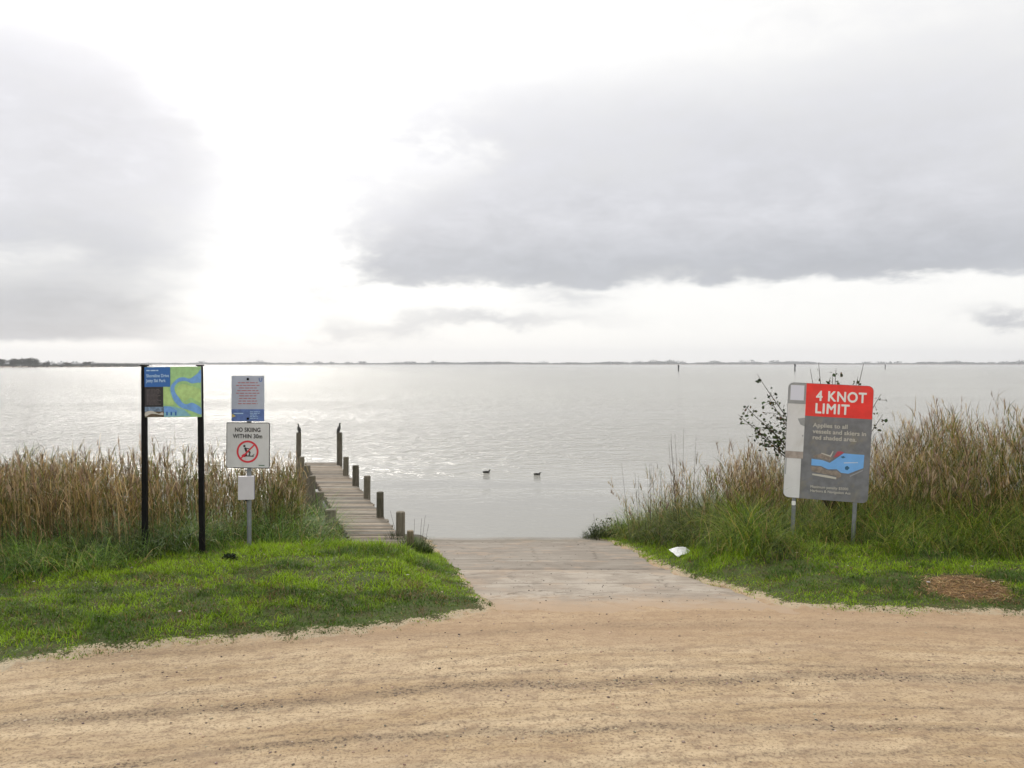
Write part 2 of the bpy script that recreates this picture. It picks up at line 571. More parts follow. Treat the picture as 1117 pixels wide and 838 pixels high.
algae = g.mul(g.ss(z, -0.98, -1.16), g.add(.35, g.mul(.65, g.ss(nm, 0.3, 0.6))))
c = g.mix(g.mul(algae, 0.6), c, (0.12, 0.105, 0.07))
g.put(p.inputs['Base Color'], c)
g.put(p.inputs['Roughness'], g.lin(g.ss(z, -1.08, -1.18), 0, 1, 0.88, 0.35))
p.inputs['Specular IOR Level'].default_value = 0.25
b = g.n('ShaderNodeBump'); b.inputs['Strength'].default_value = 0.6; b.inputs['Distance'].default_value = 0.012
groove = g.m('SINE', g.mul(y, 62.0))
g.put(b.inputs['Height'], g.add(g.mul(nf, 0.8), g.mul(st, 0.7), g.mul(js, -1.5), g.mul(g.mul(groove, lower), 0.25)))
g.nt.links.new(b.outputs[0], p.inputs['Normal'])
M_RAMP = m
ry = np.concatenate([np.arange(7.55, 20.0, 0.06)])
def ramp_edges(y):
    ly = np.interp(y, [7.5, 7.9, 9.25, 11.58, 13.2, 16.6, 20], [-0.6, -0.55, -0.83, -1.28, -1.58, -2.23, -2.95])
    rx = np.interp(y, [7.5, 8.1, 9.15, 9.9, 11.35, 14.3, 16.6, 20], [3.2, 3.2, 3.0, 2.75, 2.6, 2.5, 2.0, 1.85])
    return ly, rx
nxr = 48
L_, R_ = ramp_edges(ry)
T = np.linspace(0, 1, nxr)
X = L_[:, None]*(1-T)+R_[:, None]*T
Y = np.repeat(ry[:, None], nxr, 1)
Z = ramp_z(Y) - 0.012 + 0.006*(vnoise(X, Y, 1.5, 3)-.5) + 0.03*(vnoise(X, Y, 1.1, 4)-.5)*sst(Y, 13, 15.5)
Z = Z - 0.012*np.exp(-((Y-11.04)/0.04)**2)
Vt = np.stack([X, Y, Z], -1).reshape(-1, 3)
i = np.arange(len(ry)*nxr).reshape(len(ry), nxr)
F = [np.stack([i[:-1, :-1], i[:-1, 1:], i[1:, 1:], i[1:, :-1]], -1).reshape(-1, 4)]
Vb = Vt.copy(); Vb[:, 2] -= 0.16
nb = len(Vt); ib = i+nb
F.append(np.stack([i[:-1, 0], i[1:, 0], ib[1:, 0], ib[:-1, 0]], -1))
F.append(np.stack([i[:-1, -1], ib[:-1, -1], ib[1:, -1], i[1:, -1]], -1))
F.append(np.stack([i[0, :-1], ib[0, :-1], ib[0, 1:], i[0, 1:]], -1))
ramp = np_mesh('boat_ramp', np.concatenate([Vt, Vb]), np.concatenate(F), M_RAMP, smooth=False)
tag(ramp, 'worn pale concrete boat ramp running down into the water', kind='structure')

# --- water
m = bpy.data.materials.new('lake_water'); m.use_nodes = True
g = G(m.node_tree)
o = g.n('ShaderNodeOutputMaterial'); p = g.n('ShaderNodeBsdfPrincipled'); g.nt.links.new(p.outputs[0], o.inputs[0])
pos = g.n('ShaderNodeNewGeometry').outputs['Position']
x, y, z = g.xyz(pos)
p.inputs['Base Color'].default_value = (0.30, 0.29, 0.25, 1)
p.inputs['IOR'].default_value = 1.33
p.inputs['Specular IOR Level'].default_value = 0.5
v1 = g.vec(g.mul(x, 0.8), g.mul(y, 1.0), 0.0)
r1 = g.noise(v1, 3.0, 4, 0.6, 0.6)
r2 = g.noise(g.vec(g.mul(x, 0.75), y, 3.0), 0.9, 4, 0.6, 0.8)
r3 = g.noise(v1, 11.0, 3, 0.6, 0.2)
calm_n = g.noise(g.vec(g.mul(x, 0.012), g.mul(y, 0.10), 0), 1.0, 4, 0.6, 0.6)
ripple = g.ss(g.add(y, g.mul(g.sub(calm_n, 0.5), 26.0)), 20.0, 38.0)
patchy = g.lin(calm_n, 0.3, 0.7, 0.55, 1.2)
r4 = g.noise(g.vec(g.mul(x, 0.4), y, 9.0), 0.22, 3, 0.6, 0.6)
amp = g.mul(g.add(0.05, g.mul(ripple, 0.95)), patchy)
h = g.mul(g.add(g.mul(g.sub(r1, .5), 0.22), g.mul(g.sub(r2, .5), 0.44), g.mul(g.sub(r3, .5), 0.02), g.mul(g.sub(r4, .5), 0.3)), amp)
b = g.n('ShaderNodeBump'); b.inputs['Strength'].default_value = 1.0; b.inputs['Distance'].default_value = 1.0
g.put(b.inputs['Height'], h)
g.nt.links.new(b.outputs[0], p.inputs['Normal'])
g.put(p.inputs['Roughness'], g.add(g.lin(ripple, 0, 1, 0.05, 0.10), g.mul(g.ss(y, 50, 180), 0.05)))
M_WATER = m
WX = axis_pts(-5200, 5200, -60, 60, 4, 1.35)
WY = axis_pts(9.0, 3390, 9.5, 60, 4, 1.35); WY = WY[WY <= 3390]; WY = np.append(WY, 3390.0)
WX = WX[(WX > -3590) & (WX < 3590)]
water = grid_mesh('water', WX, WY, lambda X, Y: X*0+WATER_Z, M_WATER)
tag(water, 'calm silvery lake water with fine ripples', kind='structure')


# ------------------------------------------------------------------ vegetation builders
def ribbons(P, L, W, az, tilt, curve, seg, c0, c1, jit=0.0, wpow=1.0, cmid=None):
    """bent tapering blades. returns V,F,C"""
    N = len(P)
    t = np.linspace(0, 1, seg+1)
    th = tilt[:, None] + curve[:, None]*t[None, :]
    th = np.clip(th, -2.9, 2.9)
    ds = (L/seg)[:, None]
    hz = np.concatenate([np.zeros((N, 1)), np.cumsum(np.sin(th[:, :-1])*ds, 1)], 1)
    vt = np.concatenate([np.zeros((N, 1)), np.cumsum(np.cos(th[:, :-1])*ds, 1)], 1)
    ca, sa = np.cos(az), np.sin(az)
    C = np.stack([P[:, 0:1]+hz*ca[:, None], P[:, 1:2]+hz*sa[:, None], P[:, 2:3]+vt], -1)
    tw = az + np.pi/2 + rng.normal(0, 0.5, N)
    side = np.stack([np.cos(tw), np.sin(tw), np.zeros(N)], -1)
    wt = W[:, None]*np.clip(1-t[None, :]**(1.6*wpow), 0.06, 1)*0.5
    a = C - side[:, None, :]*wt[..., None]; b = C + side[:, None, :]*wt[..., None]
    V = np.stack([a, b], 2).reshape(-1, 3)
    base = (np.arange(N)*(seg+1)*2)[:, None]
    s = np.arange(seg)[None, :]*2
    F = np.stack([base+s, base+s+1, base+s+3, base+s+2], -1).reshape(-1, 4)
    tt = t[None, :, None]
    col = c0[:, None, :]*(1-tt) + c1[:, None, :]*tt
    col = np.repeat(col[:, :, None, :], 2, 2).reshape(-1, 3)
    return V, F, col


def merge(parts):
    Vs, Fs, Cs = [], [], []
    n = 0
    for V, F, C in parts:
        Vs.append(V); Fs.append(F+n); Cs.append(C); n += len(V)
    return np.concatenate(Vs), np.concatenate(Fs), np.concatenate(Cs)


def pick(cols, N, jit=0.12, w=None):
    cols = np.array(cols, float)
    c = cols[rng.choice(len(cols), N, p=w)]
    return np.clip(c*(1+rng.normal(0, jit, (N, 1)))*(1+rng.normal(0, jit*0.3, (N, 3))), 0.003, 0.9)


M_LEAF = leaf_mat('grass_blades', 0.27)
M_REED = leaf_mat('reed_blades', 0.18)


def scatter(xlo, xhi, ylo, yhi, n, accept):
    x = rng.uniform(xlo, xhi, n); y = rng.uniform(ylo, yhi, n)
    k = accept(x, y) > rng.random(n)
    return x[k], y[k]


# ---- short lawn
def lawn(name, poly, xr, yr, dens, label, extra=None):
    area = (xr[1]-xr[0])*(yr[1]-yr[0])
    n = int(area*dens)
    def acc(x, y):
        d = sdf(x, y, poly)
        e = vnoise(x, y, 3.0, 3)-.5
        a = sst(d+e*0.45, -0.12, 0.06)
        bare = (0.35 + 0.65*sst(vnoise(x+31, y*1.6, 1.5, 4), 0.32, 0.48))*(0.8+0.2*sst(d+1.2*(vnoise(x+5, y+9, 1.8, 4)-.45), 0.0, 0.3))
        st = sst(np.hypot((x-STRAW_C[0])/0.44, (y-STRAW_C[1])/0.38), 0.8, 1.15)
        return a*bare*(0.06+0.94*st)
    x, y = scatter(*xr, *yr, n, acc)
    N = len(x)
    z = ground_z(x, y)-0.004
    hgt = 0.022+0.050*vnoise(x, y, 2.3, 3)**1.2+0.030*sst(vnoise(x+9, y+5, 6.0, 2), .55, .8)
    d = sdf(x, y, poly)
    hgt *= 0.4+0.6*sst(d, 0, 0.6)
    hgt *= 1+0.9*sst(y, 9.3, 10.4)
    L = hgt*rng.uniform(0.7, 1.5, N)
    W = rng.uniform(0.006, 0.012, N)
    az = rng.uniform(0, 2*np.pi, N)
    tone = vnoise(x+3, y*1.7+8, 1.1, 4); tone2 = vnoise(x+60, y*2+20, 4.5, 3)
    bright = np.array([0.235, 0.355, 0.010]); dark = np.array([0.065, 0.125, 0.010]); dead = np.array([0.26, 0.18, 0.08]); mid = np.array([0.085, 0.14, 0.018])
    f = sst(tone+0.35*(tone2-.5)+0.10*sst(y, 7.5, 9.5)-0.03, 0.33, 0.60)[:, None]
    c = dark*(1-f)+bright*f
    kd = (rng.random(N) < 0.09+0.35*sst(vnoise(x+77, y*1.5, 2.0, 3), .55, .72)*(y < 9.6))[:, None]
    c = np.where(kd, dead*rng.uniform(.5, 1.1, (N, 1)), c)
    c = np.clip(c*(1+rng.normal(0, .26, (N, 1))), .004, .6)
    V, F, C = ribbons(np.stack([x, y, z], -1), L, W, az, rng.uniform(0.3, 1.3, N), rng.uniform(0, 1.0, N), 2, c*0.9, c*1.1)
    o = np_mesh(name, V, F, M_LEAF, col=C)
    tag(o, label, 'grass', kind='stuff')
    return o

lawn('lawn_grass', LEFT, (-9.5, 0.1), (4.4, 12.9), 3900, 'short green grass on the bank left of the boat ramp')
lawn('lawn_grass', RIGHT, (1.5, 10.5), (7.3, 16.5), 3000, 'short green grass on the verge right of the boat ramp')


# ---- long green grass
def long_grass(name, xr, yr, dens, acc, hfun, label, cols=None, w=None, droop=(1.0, 2.8)):
    n = int((xr[1]-xr[0])*(yr[1]-yr[0])*dens)
    x, y = scatter(*xr, *yr, n, lambda x, y: acc(x, y)*(0.35+0.65*sst(vnoise(x+5, y, 2.4, 3), .35, .6)))
    # pull blades into tufts
    tx = np.round(x/0.16)*0.16; ty = np.round(y/0.16)*0.16
    tx += (vnoise(tx*7.1, ty*9.3, 3, 1)-.5)*0.2; ty += (vnoise(tx*5.3+9, ty*6.1, 3, 1)-.5)*0.2
    f = rng.uniform(0.2, 1.0, len(x))
    ox, oy = x-tx, y-ty
    x = tx+ox*f; y = ty+oy*f
    N = len(x)
    z = np.maximum(ground_z(x, y), WATER_Z-0.1)-0.01
    H = hfun(x, y)*(0.75+0.5*vnoise(x+2, y+7, 1.8, 2))
    L = H*rng.uniform(0.5, 1.3, N)*1.45
    az = np.arctan2(oy, ox)+rng.normal(0, 0.7, N)
    tone = vnoise(x+13, y+4, 1.3, 3)[:, None]
    if cols is None:
        cols = [(0.075, 0.13, 0.012), (0.15, 0.215, 0.014), (0.032, 0.06, 0.009), (0.21, 0.235, 0.03), (0.33, 0.23, 0.09)]
        w = [0.32, 0.26, 0.18, 0.14, 0.10]
    tuft = vnoise(tx*5.7+3, ty*5.1, 1, 1)[:, None]
    c = pick(cols, N, 0.22, w)*(0.6+0.6*sst(tone, .3, .7))*(0.65+0.8*tuft)
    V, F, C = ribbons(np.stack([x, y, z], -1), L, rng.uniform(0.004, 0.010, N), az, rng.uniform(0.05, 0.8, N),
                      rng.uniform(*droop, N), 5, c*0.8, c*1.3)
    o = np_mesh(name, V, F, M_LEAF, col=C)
    tag(o, label, 'grass', kind='stuff')
    return o


RFX = [1.6, 1.85, 2.35, 2.62, 2.85, 3.2, 3.9, 6.5, 12]
RFY = [17.0, 16.2, 14.0, 12.0, 10.6, 9.75, 9.45, 9.75, 9.9]
def right_front(x): return np.interp(x, RFX, RFY)
def racc(x, y):
    d = y-right_front(x)
    nn = (vnoise(x, y, 1.1, 3)-.5)*1.3
    return sst(d+nn, -0.1, 0.4)*sst(y, 16.8, 16.2)*(x > 1.7)
def rh(x, y):
    d = y-right_front(x)
    top = np.interp(x, [1.7, 2.2, 2.8, 3.5, 4.6, 5.2, 9], [0.30, 0.48, 0.66, 0.70, 0.64, 0.66, 0.74])
    top = top*(1-.72*np.exp(-((x-4.25)/.75)**4)*sst(y, 10.95, 10.6))
    return top*(0.35+0.65*sst(d, -0.3, 1.3))*(0.6+0.8*vnoise(x+11, y+3, 1.1, 2))
long_grass('long_grass', (1.6, 11.0), (9.0, 16.6), 1500, racc, rh, 'long drooping green grass in front of the reeds right of the ramp')

LFX = [-14, -6.5, -5.2, -4.8, -4.45, -4.25, -4.1, -3.6, -2.9, -2.62, -2.4]
LFY = [7.6, 8.2, 8.6, 8.85, 9.25, 9.7, 10.25, 10.55, 10.8, 11.3, 12.3]
def left_front(x): return np.interp(x, LFX, LFY)
def jetty_xl(y): return -2.47-0.342*(y-12.23)
def jetty_xr(y): return -1.55-0.338*(y-12.23)
def lacc(x, y):
    d = y-left_front(x)
    nn = (vnoise(x, y, 1.3, 3)-.5)*1.0
    post = sst(np.hypot(x+4.01, (y-9.85)*0.6), 0.12, 0.35)
    return sst(d+nn, -0.1, 0.25)*(x < np.minimum(jetty_xl(y)-0.12, -2.45))*sst(y, 16.2, 15.4)*post
def lh(x, y):
    d = y-left_front(x)
    top = np.interp(x, [-9, -6.5, -4.8, -4.2, -3.5, -3.0, -2.7, -2.4], [0.34, 0.36, 0.38, 0.52, 0.72, 0.40, 0.24, 0.18])
    return top*(0.35+0.65*sst(d, -0.1, 0.7))
long_grass('long_grass', (-13, -2.3), (7.4, 14.5), 1250, lacc, lh, 'long green grass in front of the reeds left of the jetty',
           cols=[(0.07, 0.145, 0.018), (0.13, 0.225, 0.022), (0.032, 0.068, 0.010), (0.20, 0.25, 0.045), (0.33, 0.24, 0.10)], w=[.34, .28, .18, .12, .08])


# ---- reeds
def reeds(name, xr, yr, dens, acc, topf, label, lean=0.05, green=0.3, plume=0.3, leafn=12):
    n = int((xr[1]-xr[0])*(yr[1]-yr[0])*dens)
    x, y = scatter(*xr, *yr, n, acc)
    N = len(x)
    z = np.maximum(ground_z(x, y), WATER_Z-0.2)
    H = (topf(x, y)-z)*(0.55+0.40*rng.random(N)**0.7)+0.32*(vnoise(x, y, 1.6, 3)-.5)*2
    tall = rng.random(N) < 0.13
    H = np.where(tall, (topf(x, y)-z)*rng.uniform(.95, 1.12, N), H)
    H = np.clip(H, 0.25, 3)
    az = rng.uniform(0, 2*np.pi, N)
    clump = vnoise(x+40, y+2, 0.8, 3)
    az = az*0.4+clump*6
    tilt = np.abs(rng.normal(0, lean, N)); cv = np.abs(rng.normal(0.10, 0.10+lean, N))
    P = np.stack([x, y, z], -1)
    gr = np.clip(green+1.7*(vnoise(x+20, y+50, 0.9, 3)-.5), 0, 1)
    tn = 0.7+0.6*vnoise(x+80, y+5, 1.7, 3)
    stw = np.array([(0.34, 0.215, 0.10), (0.52, 0.37, 0.20), (0.12, 0.07, 0.032), (0.25, 0.165, 0.065)])
    grn = np.array([(0.08, 0.115, 0.016), (0.16, 0.175, 0.024), (0.035, 0.055, 0.010), (0.24, 0.21, 0.05)])
    def colr(k, gshift=0.0):
        nn = len(k)
        isg = rng.random(nn) < np.clip(gr[k]+gshift, 0, 1)
        c = np.where(isg[:, None], grn[rng.integers(0, 4, nn)], stw[rng.integers(0, 4, nn)])
        return np.clip(c*tn[k][:, None]*(1+rng.normal(0, .22, (nn, 1))), .01, .7)
    parts = []
    c = colr(np.arange(N))
    seg = 4
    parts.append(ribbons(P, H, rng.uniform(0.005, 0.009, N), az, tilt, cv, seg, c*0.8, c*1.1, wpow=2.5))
    # stem position function
    def stem_at(k, t):
        th = lambda s: tilt[k]+cv[k]*s
        hz = H[k]*(np.sin(th(0.5*t)))*t; vt = H[k]*np.cos(th(0.5*t))*t
        return np.stack([P[k, 0]+hz*np.cos(az[k]), P[k, 1]+hz*np.sin(az[k]), P[k, 2]+vt], -1)
    k = np.repeat(np.arange(N), leafn); M = len(k)
    t = rng.uniform(0.12, 0.97, M)
    lg = -0.25+0.75*(1-t)**1.2
    c = colr(k, 0.0)
    mix = (rng.random(M) < np.clip(0.95-1.5*t, 0, .8))[:, None]
    c = np.where(mix, grn[rng.integers(0, 4, M)]*rng.uniform(.5, 1.1, (M, 1)), c)
    parts.append(ribbons(stem_at(k, t), rng.uniform(0.12, 0.36, M)*np.clip(H[k], .5, 1.3), rng.uniform(0.005, 0.012, M), rng.uniform(0, 2*np.pi, M),
                         rng.uniform(0.25, 0.75, M), rng.uniform(0.2, 1.9, M), 3, c*0.9, c*1.1))
    # plumes
    pk = np.where(rng.random(N) < plume)[0]
    k = np.repeat(pk, 15); M = len(k)
    if M:
        t = rng.uniform(0.86, 1.0, M)
        pc = np.array([(0.42, 0.30, 0.225), (0.30, 0.20, 0.15), (0.52, 0.42, 0.32), (0.20, 0.13, 0.10)])[rng.integers(0, 4, len(pk))]
        c = np.repeat(pc, 15, 0)*(1+rng.normal(0, .15, (M, 1)))
        c = np.clip(c, .01, .8)
        paz = np.repeat(rng.uniform(0, 2*np.pi, len(pk)), 15)+rng.normal(0, 0.8, M)
        parts.append(ribbons(stem_at(k, t), rng.uniform(0.05, 0.13, M), rng.uniform(0.006, 0.013, M), paz,
                             rng.uniform(0.0, 0.5, M), rng.uniform(0.1, 1.0, M), 2, c, c*1.15))
    V, F, C = merge(parts)
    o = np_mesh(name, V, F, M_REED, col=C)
    tag(o, label, 'reeds', kind='stuff')
    return o


def lr_acc(x, y):
    yf = np.interp(x, [-15, -6.5, -5.0, -4.6, -4.0, -3.4, -3.0], [8.9, 9.3, 9.8, 10.6, 11.0, 11.5, 12.2])
    d = y-yf
    xl = jetty_xl(y)-0.28
    edge = sst(xl-x, 0.08*np.maximum(18-y, 0), 0.08*np.maximum(18-y, 0)+0.3)
    far = sst(y, 19.0, 15.6)*(0.35+0.65*sst(y, 16.5, 14))
    return sst(d+(vnoise(x, y, 2, 2)-.5)*.8, -0.2, 0.4)*edge*far*(0.22+0.78*sst(vnoise(x+7, y, 1.9, 3), .38, .56))
def lr_top(x, y):
    # ragged skyline of the stand, slightly lower towards the jetty and the water
    t = np.interp(x, [-16, -8, -6.4, -5.6, -5.0, -4.5, -3.7, -3.4, -2.5], [1.10, 1.05, 1.06, 1.18, 1.0, 0.98, 0.92, 0.78, 0.55])
    return t + 0.10*(vnoise(x, 0*x, 1.7, 3)-.5)*2 - 0.13*np.maximum(y-12, 0)
reeds('reed_bed', (-15, -2.6), (8.9, 19), 120, lr_acc, lr_top, 'tall brown and straw coloured reeds along the shore left of the jetty', lean=0.05, green=0.48, plume=0.38)

def rr_acc(x, y):
    yf = np.interp(x, [2.0, 2.6, 3.4, 4.2, 5.4, 6.5, 11], [15.0, 13.2, 12.2, 11.6, 11.3, 11.0, 10.9])
    d = y-yf
    edge = sst(x, 2.6, 4.4)*.85+.15*(x > 2.4)
    return sst(d+(vnoise(x, y, 2, 2)-.5)*.8, -0.2, 0.4)*edge*sst(y, 17.0, 15.6)*(0.2+0.8*sst(vnoise(x+7, y, 1.7, 3), .38, .56))
def rr_top(x, y):
    t = np.interp(x, [1.9, 2.5, 3.0, 3.9, 5.2, 6.0, 6.6, 7.1, 7.6, 8.4, 9, 12], [-0.25, 0.30, 0.68, 0.98, 1.12, 1.10, 1.12, 1.45, 1.92, 1.85, 1.95, 1.95])
    return t + 0.12*(vnoise(x, 0*x+5, 1.8, 3)-.5)*2 - 0.10*np.maximum(y-12.5, 0)
reeds('reed_bed', (2.0, 12.0), (10.7, 17), 120, rr_acc, rr_top, 'tall leaning green and brown reeds behind the speed limit sign', lean=0.22, green=0.52, plume=0.36, leafn=12)


# ------------------------------------------------------------------ jetty
def wood_mat(name, c1, c2, c3, sx=1.0):
    m = bpy.data.materials.new(name); m.use_nodes = True
    g = G(m.node_tree)
    o = g.n('ShaderNodeOutputMaterial'); p = g.n('ShaderNodeBsdfPrincipled'); g.nt.links.new(p.outputs[0], o.inputs[0])
    tc = g.n('ShaderNodeTexCoord').outputs['Object']
    x, y, z = g.xyz(tc)
    a = g.n('ShaderNodeAttribute'); a.attribute_name = 'Col'
    gv = g.vec(g.mul(x, 3.0 if sx == 1 else 40.0), g.mul(y, 60.0 if sx == 1 else 40.0), g.mul(z, 60.0 if sx == 1 else 3.0))
    gr = g.noise(gv, 1.0, 5, 0.65, 0.3)
    bl = g.noise(tc, 2.2, 5, 0.6, 0.4)
    c = g.mix(g.ss(gr, 0.3, 0.7), c1, c2)
    c = g.mix(g.mul(g.ss(bl, 0.45, 0.7), 0.6), c, c3)
    c = g.mix(1.0, c, a.outputs['Color'], 'MULTIPLY')
    g.put(p.inputs['Base Color'], c)
    p.inputs['Roughness'].default_value = 0.85
    p.inputs['Specular IOR Level'].default_value = 0.25
    b = g.n('ShaderNodeBump'); b.inputs['Strength'].default_value = 0.7; b.inputs['Distance'].default_value = 0.006
    g.put(b.inputs['Height'], gr); g.nt.links.new(b.outputs[0], p.inputs['Normal'])
    return m

M_PLANK = wood_mat('weathered_planks', (0.20, 0.165, 0.125), (0.35, 0.30, 0.24), (0.15, 0.12, 0.085))
M_PILE = wood_mat('pile_wood', (0.085, 0.075, 0.055), (0.17, 0.15, 0.115), (0.06, 0.06, 0.035), sx=0)


def set_col(o, f=None, c=(1, 1, 1)):
    me = o.data
    a = me.color_attributes.get('Col') or me.color_attributes.new('Col', 'FLOAT_COLOR', 'POINT')
    arr = np.ones((len(me.vertices), 4), dtype=np.float32)
    arr[:, :3] = f if f is not None else c
    a.data.foreach_set('color', arr.ravel())

DECK_Z = -0.5
jet = empty('jetty', (-1.97, 12.2, DECK_Z))
tag(jet, 'narrow weathered timber jetty with short round piles along both sides', 'jetty')
J0 = Vector((-1.97, 12.2, DECK_Z))
bm = bmesh.new(); cols = []
yy = 12.2
while yy < 23.45:
    w = 0.100+random.uniform(-.006, .006)
    xl, xr = jetty_xl(yy)+random.uniform(-.03, .03), jetty_xr(yy)+random.uniform(-.03, .03)
    c = Vector(((xl+xr)/2, yy+w/2, DECK_Z-0.02+random.uniform(-.004, .004)))-J0
    vs = box(bm, c, (xr-xl, w-0.012, 0.04), 0.0, rot=Euler((random.uniform(-.02, .02), random.uniform(-.003, .003), random.uniform(-.006, .006))))
    k = random.uniform(0.60, 1.25); t = random.uniform(-.05, .05)
    cols += [(k+t, k, k-t)]*8
    yy += w+0.008
deck = bm_obj('deck', bm, M_PLANK, jet)
set_col(deck, np.array(cols))
# bearers along the deck and cross-heads at the piles
for s in (0.08, 0.84):
    bm = bmesh.new()
    def pt(y): return (jetty_xl(y)*(1-s)+jetty_xr(y)*s)
    a = Vector((pt(12.2), 12.2, DECK_Z-0.115))-J0; b_ = Vector((pt(23.4), 23.4, DECK_Z-0.115))-J0
    d = b_-a
    box(bm, (a+b_)/2, (0.075, d.length, 0.14), 0.004, rot=Euler((0, 0, math.atan2(d.y, d.x)-math.pi/2)))
    o = bm_obj('bearer', bm, M_PILE, jet); set_col(o)
pilesR = [(-5.14, 22.9, .46, .085), (-4.47, 20.7, 0.0, .078), (-3.86, 18.97, 0.0, .085), (-3.245, 17.2, 0.0, .077), (-2.585, 15.04, 0.0, .073), (-1.965, 13.5, -.09, .082)]
pilesL = [(-6.35, 22.9, .46, .075), (-5.66, 20.7, 0.0, .075), (-5.05, 18.97, 0.0, .075), (-4.47, 17.2, 0.0, .075), (-3.78, 15.04, 0.0, .078), (-3.19, 13.5, -.05, .10)]
for x0, y0, zt, r in pilesR+pilesL:
    bm = bmesh.new()
    base = Vector((x0+random.uniform(-.02, .02), y0, -2.9)); top = Vector((x0+0.01, y0, zt))
    cyl(bm, base-J0, top-J0, r*1.05, r*0.96, 16, rings=6, wob=0.03, cap=0.015)
    o = bm_obj('post', bm, M_PILE, jet, smooth=False)
    me = o.data; arr = np.ones((len(me.vertices), 3))*random.uniform(0.85, 1.25)
    if (x0, y0) in ((-1.965, 13.5), (-3.19, 13.5)): arr *= 1.5
    set_col(o, arr)
for (xa, ya, _, _), (xb, yb, _, _) in zip(pilesL, pilesR):
    bm = bmesh.new()
    box(bm, Vector(((xa+xb)/2, ya-0.13, DECK_Z-0.27))-J0, (xb-xa+0.1, 0.075, 0.15), 0.004)
    o = bm_obj('crosshead', bm, M_PILE, jet); set_col(o)
# separate low stump by the ramp
bm = bmesh.new(); cyl(bm, (0, 0, -1.0), (0.005, 0, 0.0), 0.062, 0.056, 14, rings=4, wob=.04, cap=.012)
stump = bm_obj('post', bm, M_PILE); stump.location = (-1.69, 12.75, -.26); set_col(stump, c=(1.9, 1.7, 1.5))
stump.name = 'timber_bollard'
tag(stump, 'short weathered timber post in the grass tuft beside the near end of the jetty', 'post')


# ------------------------------------------------------------------ skin figures (birds)
def skin(name, verts, edges, radii, m, sub=2, parent=None, root=0):
    me = bpy.data.meshes.new(name)
    me.from_pydata([Vector(v) for v in verts], edges, [])
    o = bpy.data.objects.new(name, me); COL.objects.link(o)
    md = o.modifiers.new('skin', 'SKIN'); md.use_smooth_shade = True
    for i, sv in enumerate(me.skin_vertices[0].data):
        r = radii[i]; sv.radius = (r, r) if isinstance(r, (int, float)) else r
        sv.use_root = (i == root)
    s = o.modifiers.new('sub', 'SUBSURF'); s.levels = sub; s.render_levels = sub
    dg = bpy.context.evaluated_depsgraph_get()
    me2 = bpy.data.meshes.new_from_object(o.evaluated_get(dg))
    bpy.data.objects.remove(o)
    me2.materials.clear(); me2.materials.append(m)
    for p_ in me2.polygons: p_.use_smooth = True
    return link(name, me2, parent)


def bird_mat(name, back, front, axis_k=0.0):
    m = bpy.data.materials.new(name); m.use_nodes = True
    g = G(m.node_tree)
    o = g.n('ShaderNodeOutputMaterial'); p = g.n('ShaderNodeBsdfPrincipled'); g.nt.links.new(p.outputs[0], o.inputs[0])
    tc = g.n('ShaderNodeTexCoord').outputs['Object']
    x, y, z = g.xyz(tc)
    n = g.noise(tc, 40, 4, .6)
    f = g.ss(g.add(g.sub(x, g.mul(z, axis_k)), g.mul(g.sub(n, .5), 0.02)), -0.005, 0.02)
    g.put(p.inputs['Base Color'], g.mix(f, back, front))
    p.inputs['Roughness'].default_value = 0.7
    return m

M_BIRD = bird_mat('shag_plumage', (0.045, 0.043, 0.04), (0.34, 0.33, 0.30), 0.12)
M_BILL = mat('bill_horn', (0.20, 0.15, 0.06), 0.5)
M_FOOT = mat('bird_feet', (0.03, 0.03, 0.03), 0.6)


def perched_bird(loc, face, label):
    r = empty('perched_bird', loc, (0, 0, 0 if face > 0 else math.pi))
    V = [(-.012, 0, .075), (-.004, 0, .115), (.008, 0, .155), (.012, 0, .185), (.002, 0, .215), (.004, 0, .24), (.022, 0, .258), (.040, 0, .256),
         (-.035, 0, .035), (-.060, 0, -.02)]
    E = [(0, 1), (1, 2), (2, 3), (3, 4), (4, 5), (5, 6), (6, 7), (0, 8), (8, 9)]
    Rr = [(.052, .05), (.060, .058), (.046, .046), (.025, .026), (.018, .018), (.019, .019), (.024, .022), (.013, .013), (.032, .034), (.012, .024)]
    skin('body', V, E, Rr, M_BIRD, parent=r)
    for s in (-1, 1):
        bm = bmesh.new()
        pts = [(-.01, .165), (.018, .14), (.012, .09), (-.025, .04), (-.058, -.005), (-.05, .05), (-.038, .11)]
        a = [bm.verts.new((x, s*(.044 if 0 < i < 4 else .036), z)) for i, (x, z) in enumerate(pts)]
        b_ = [bm.verts.new((x, s*(.054 if 0 < i < 4 else .042), z)) for i, (x, z) in enumerate(pts)]
        bm.faces.new(a); bm.faces.new(b_[::-1])
        for i in range(len(pts)): bm.faces.new((a[i], b_[i], b_[(i+1) % 7], a[(i+1) % 7]))
        bm_obj('wing', bm, mat('wing_feathers', (0.035, 0.033, 0.03), 0.7, var=.3, vscale=40), r)
        bm = bmesh.new()
        cyl(bm, (-.008, s*.02, .045), (-.002, s*.02, .004), .006, .005, 8)
        box(bm, (.010, s*.02, .004), (.04, .022, .006), .002)
        bm_obj('leg', bm, M_FOOT, r)
    bm = bmesh.new(); cyl(bm, (.038, 0, .257), (.074, 0, .250), .007, .002, 8)
    bm_obj('bill', bm, M_BILL, r)
    tag(r, label, 'bird', 'birds perched on the jetty piles')
    return r

bl = perched_bird((-6.345, 22.9, .455), -1, 'slim dark bird facing left on the left tall end pile of the jetty')
br = perched_bird((-5.135, 22.9, .455), 1, 'slim dark bird facing right on the right tall end pile of the jetty')
br.scale = (1.08, 1.08, 1.08)
br.rotation_euler = (0, 0, math.radians(14))

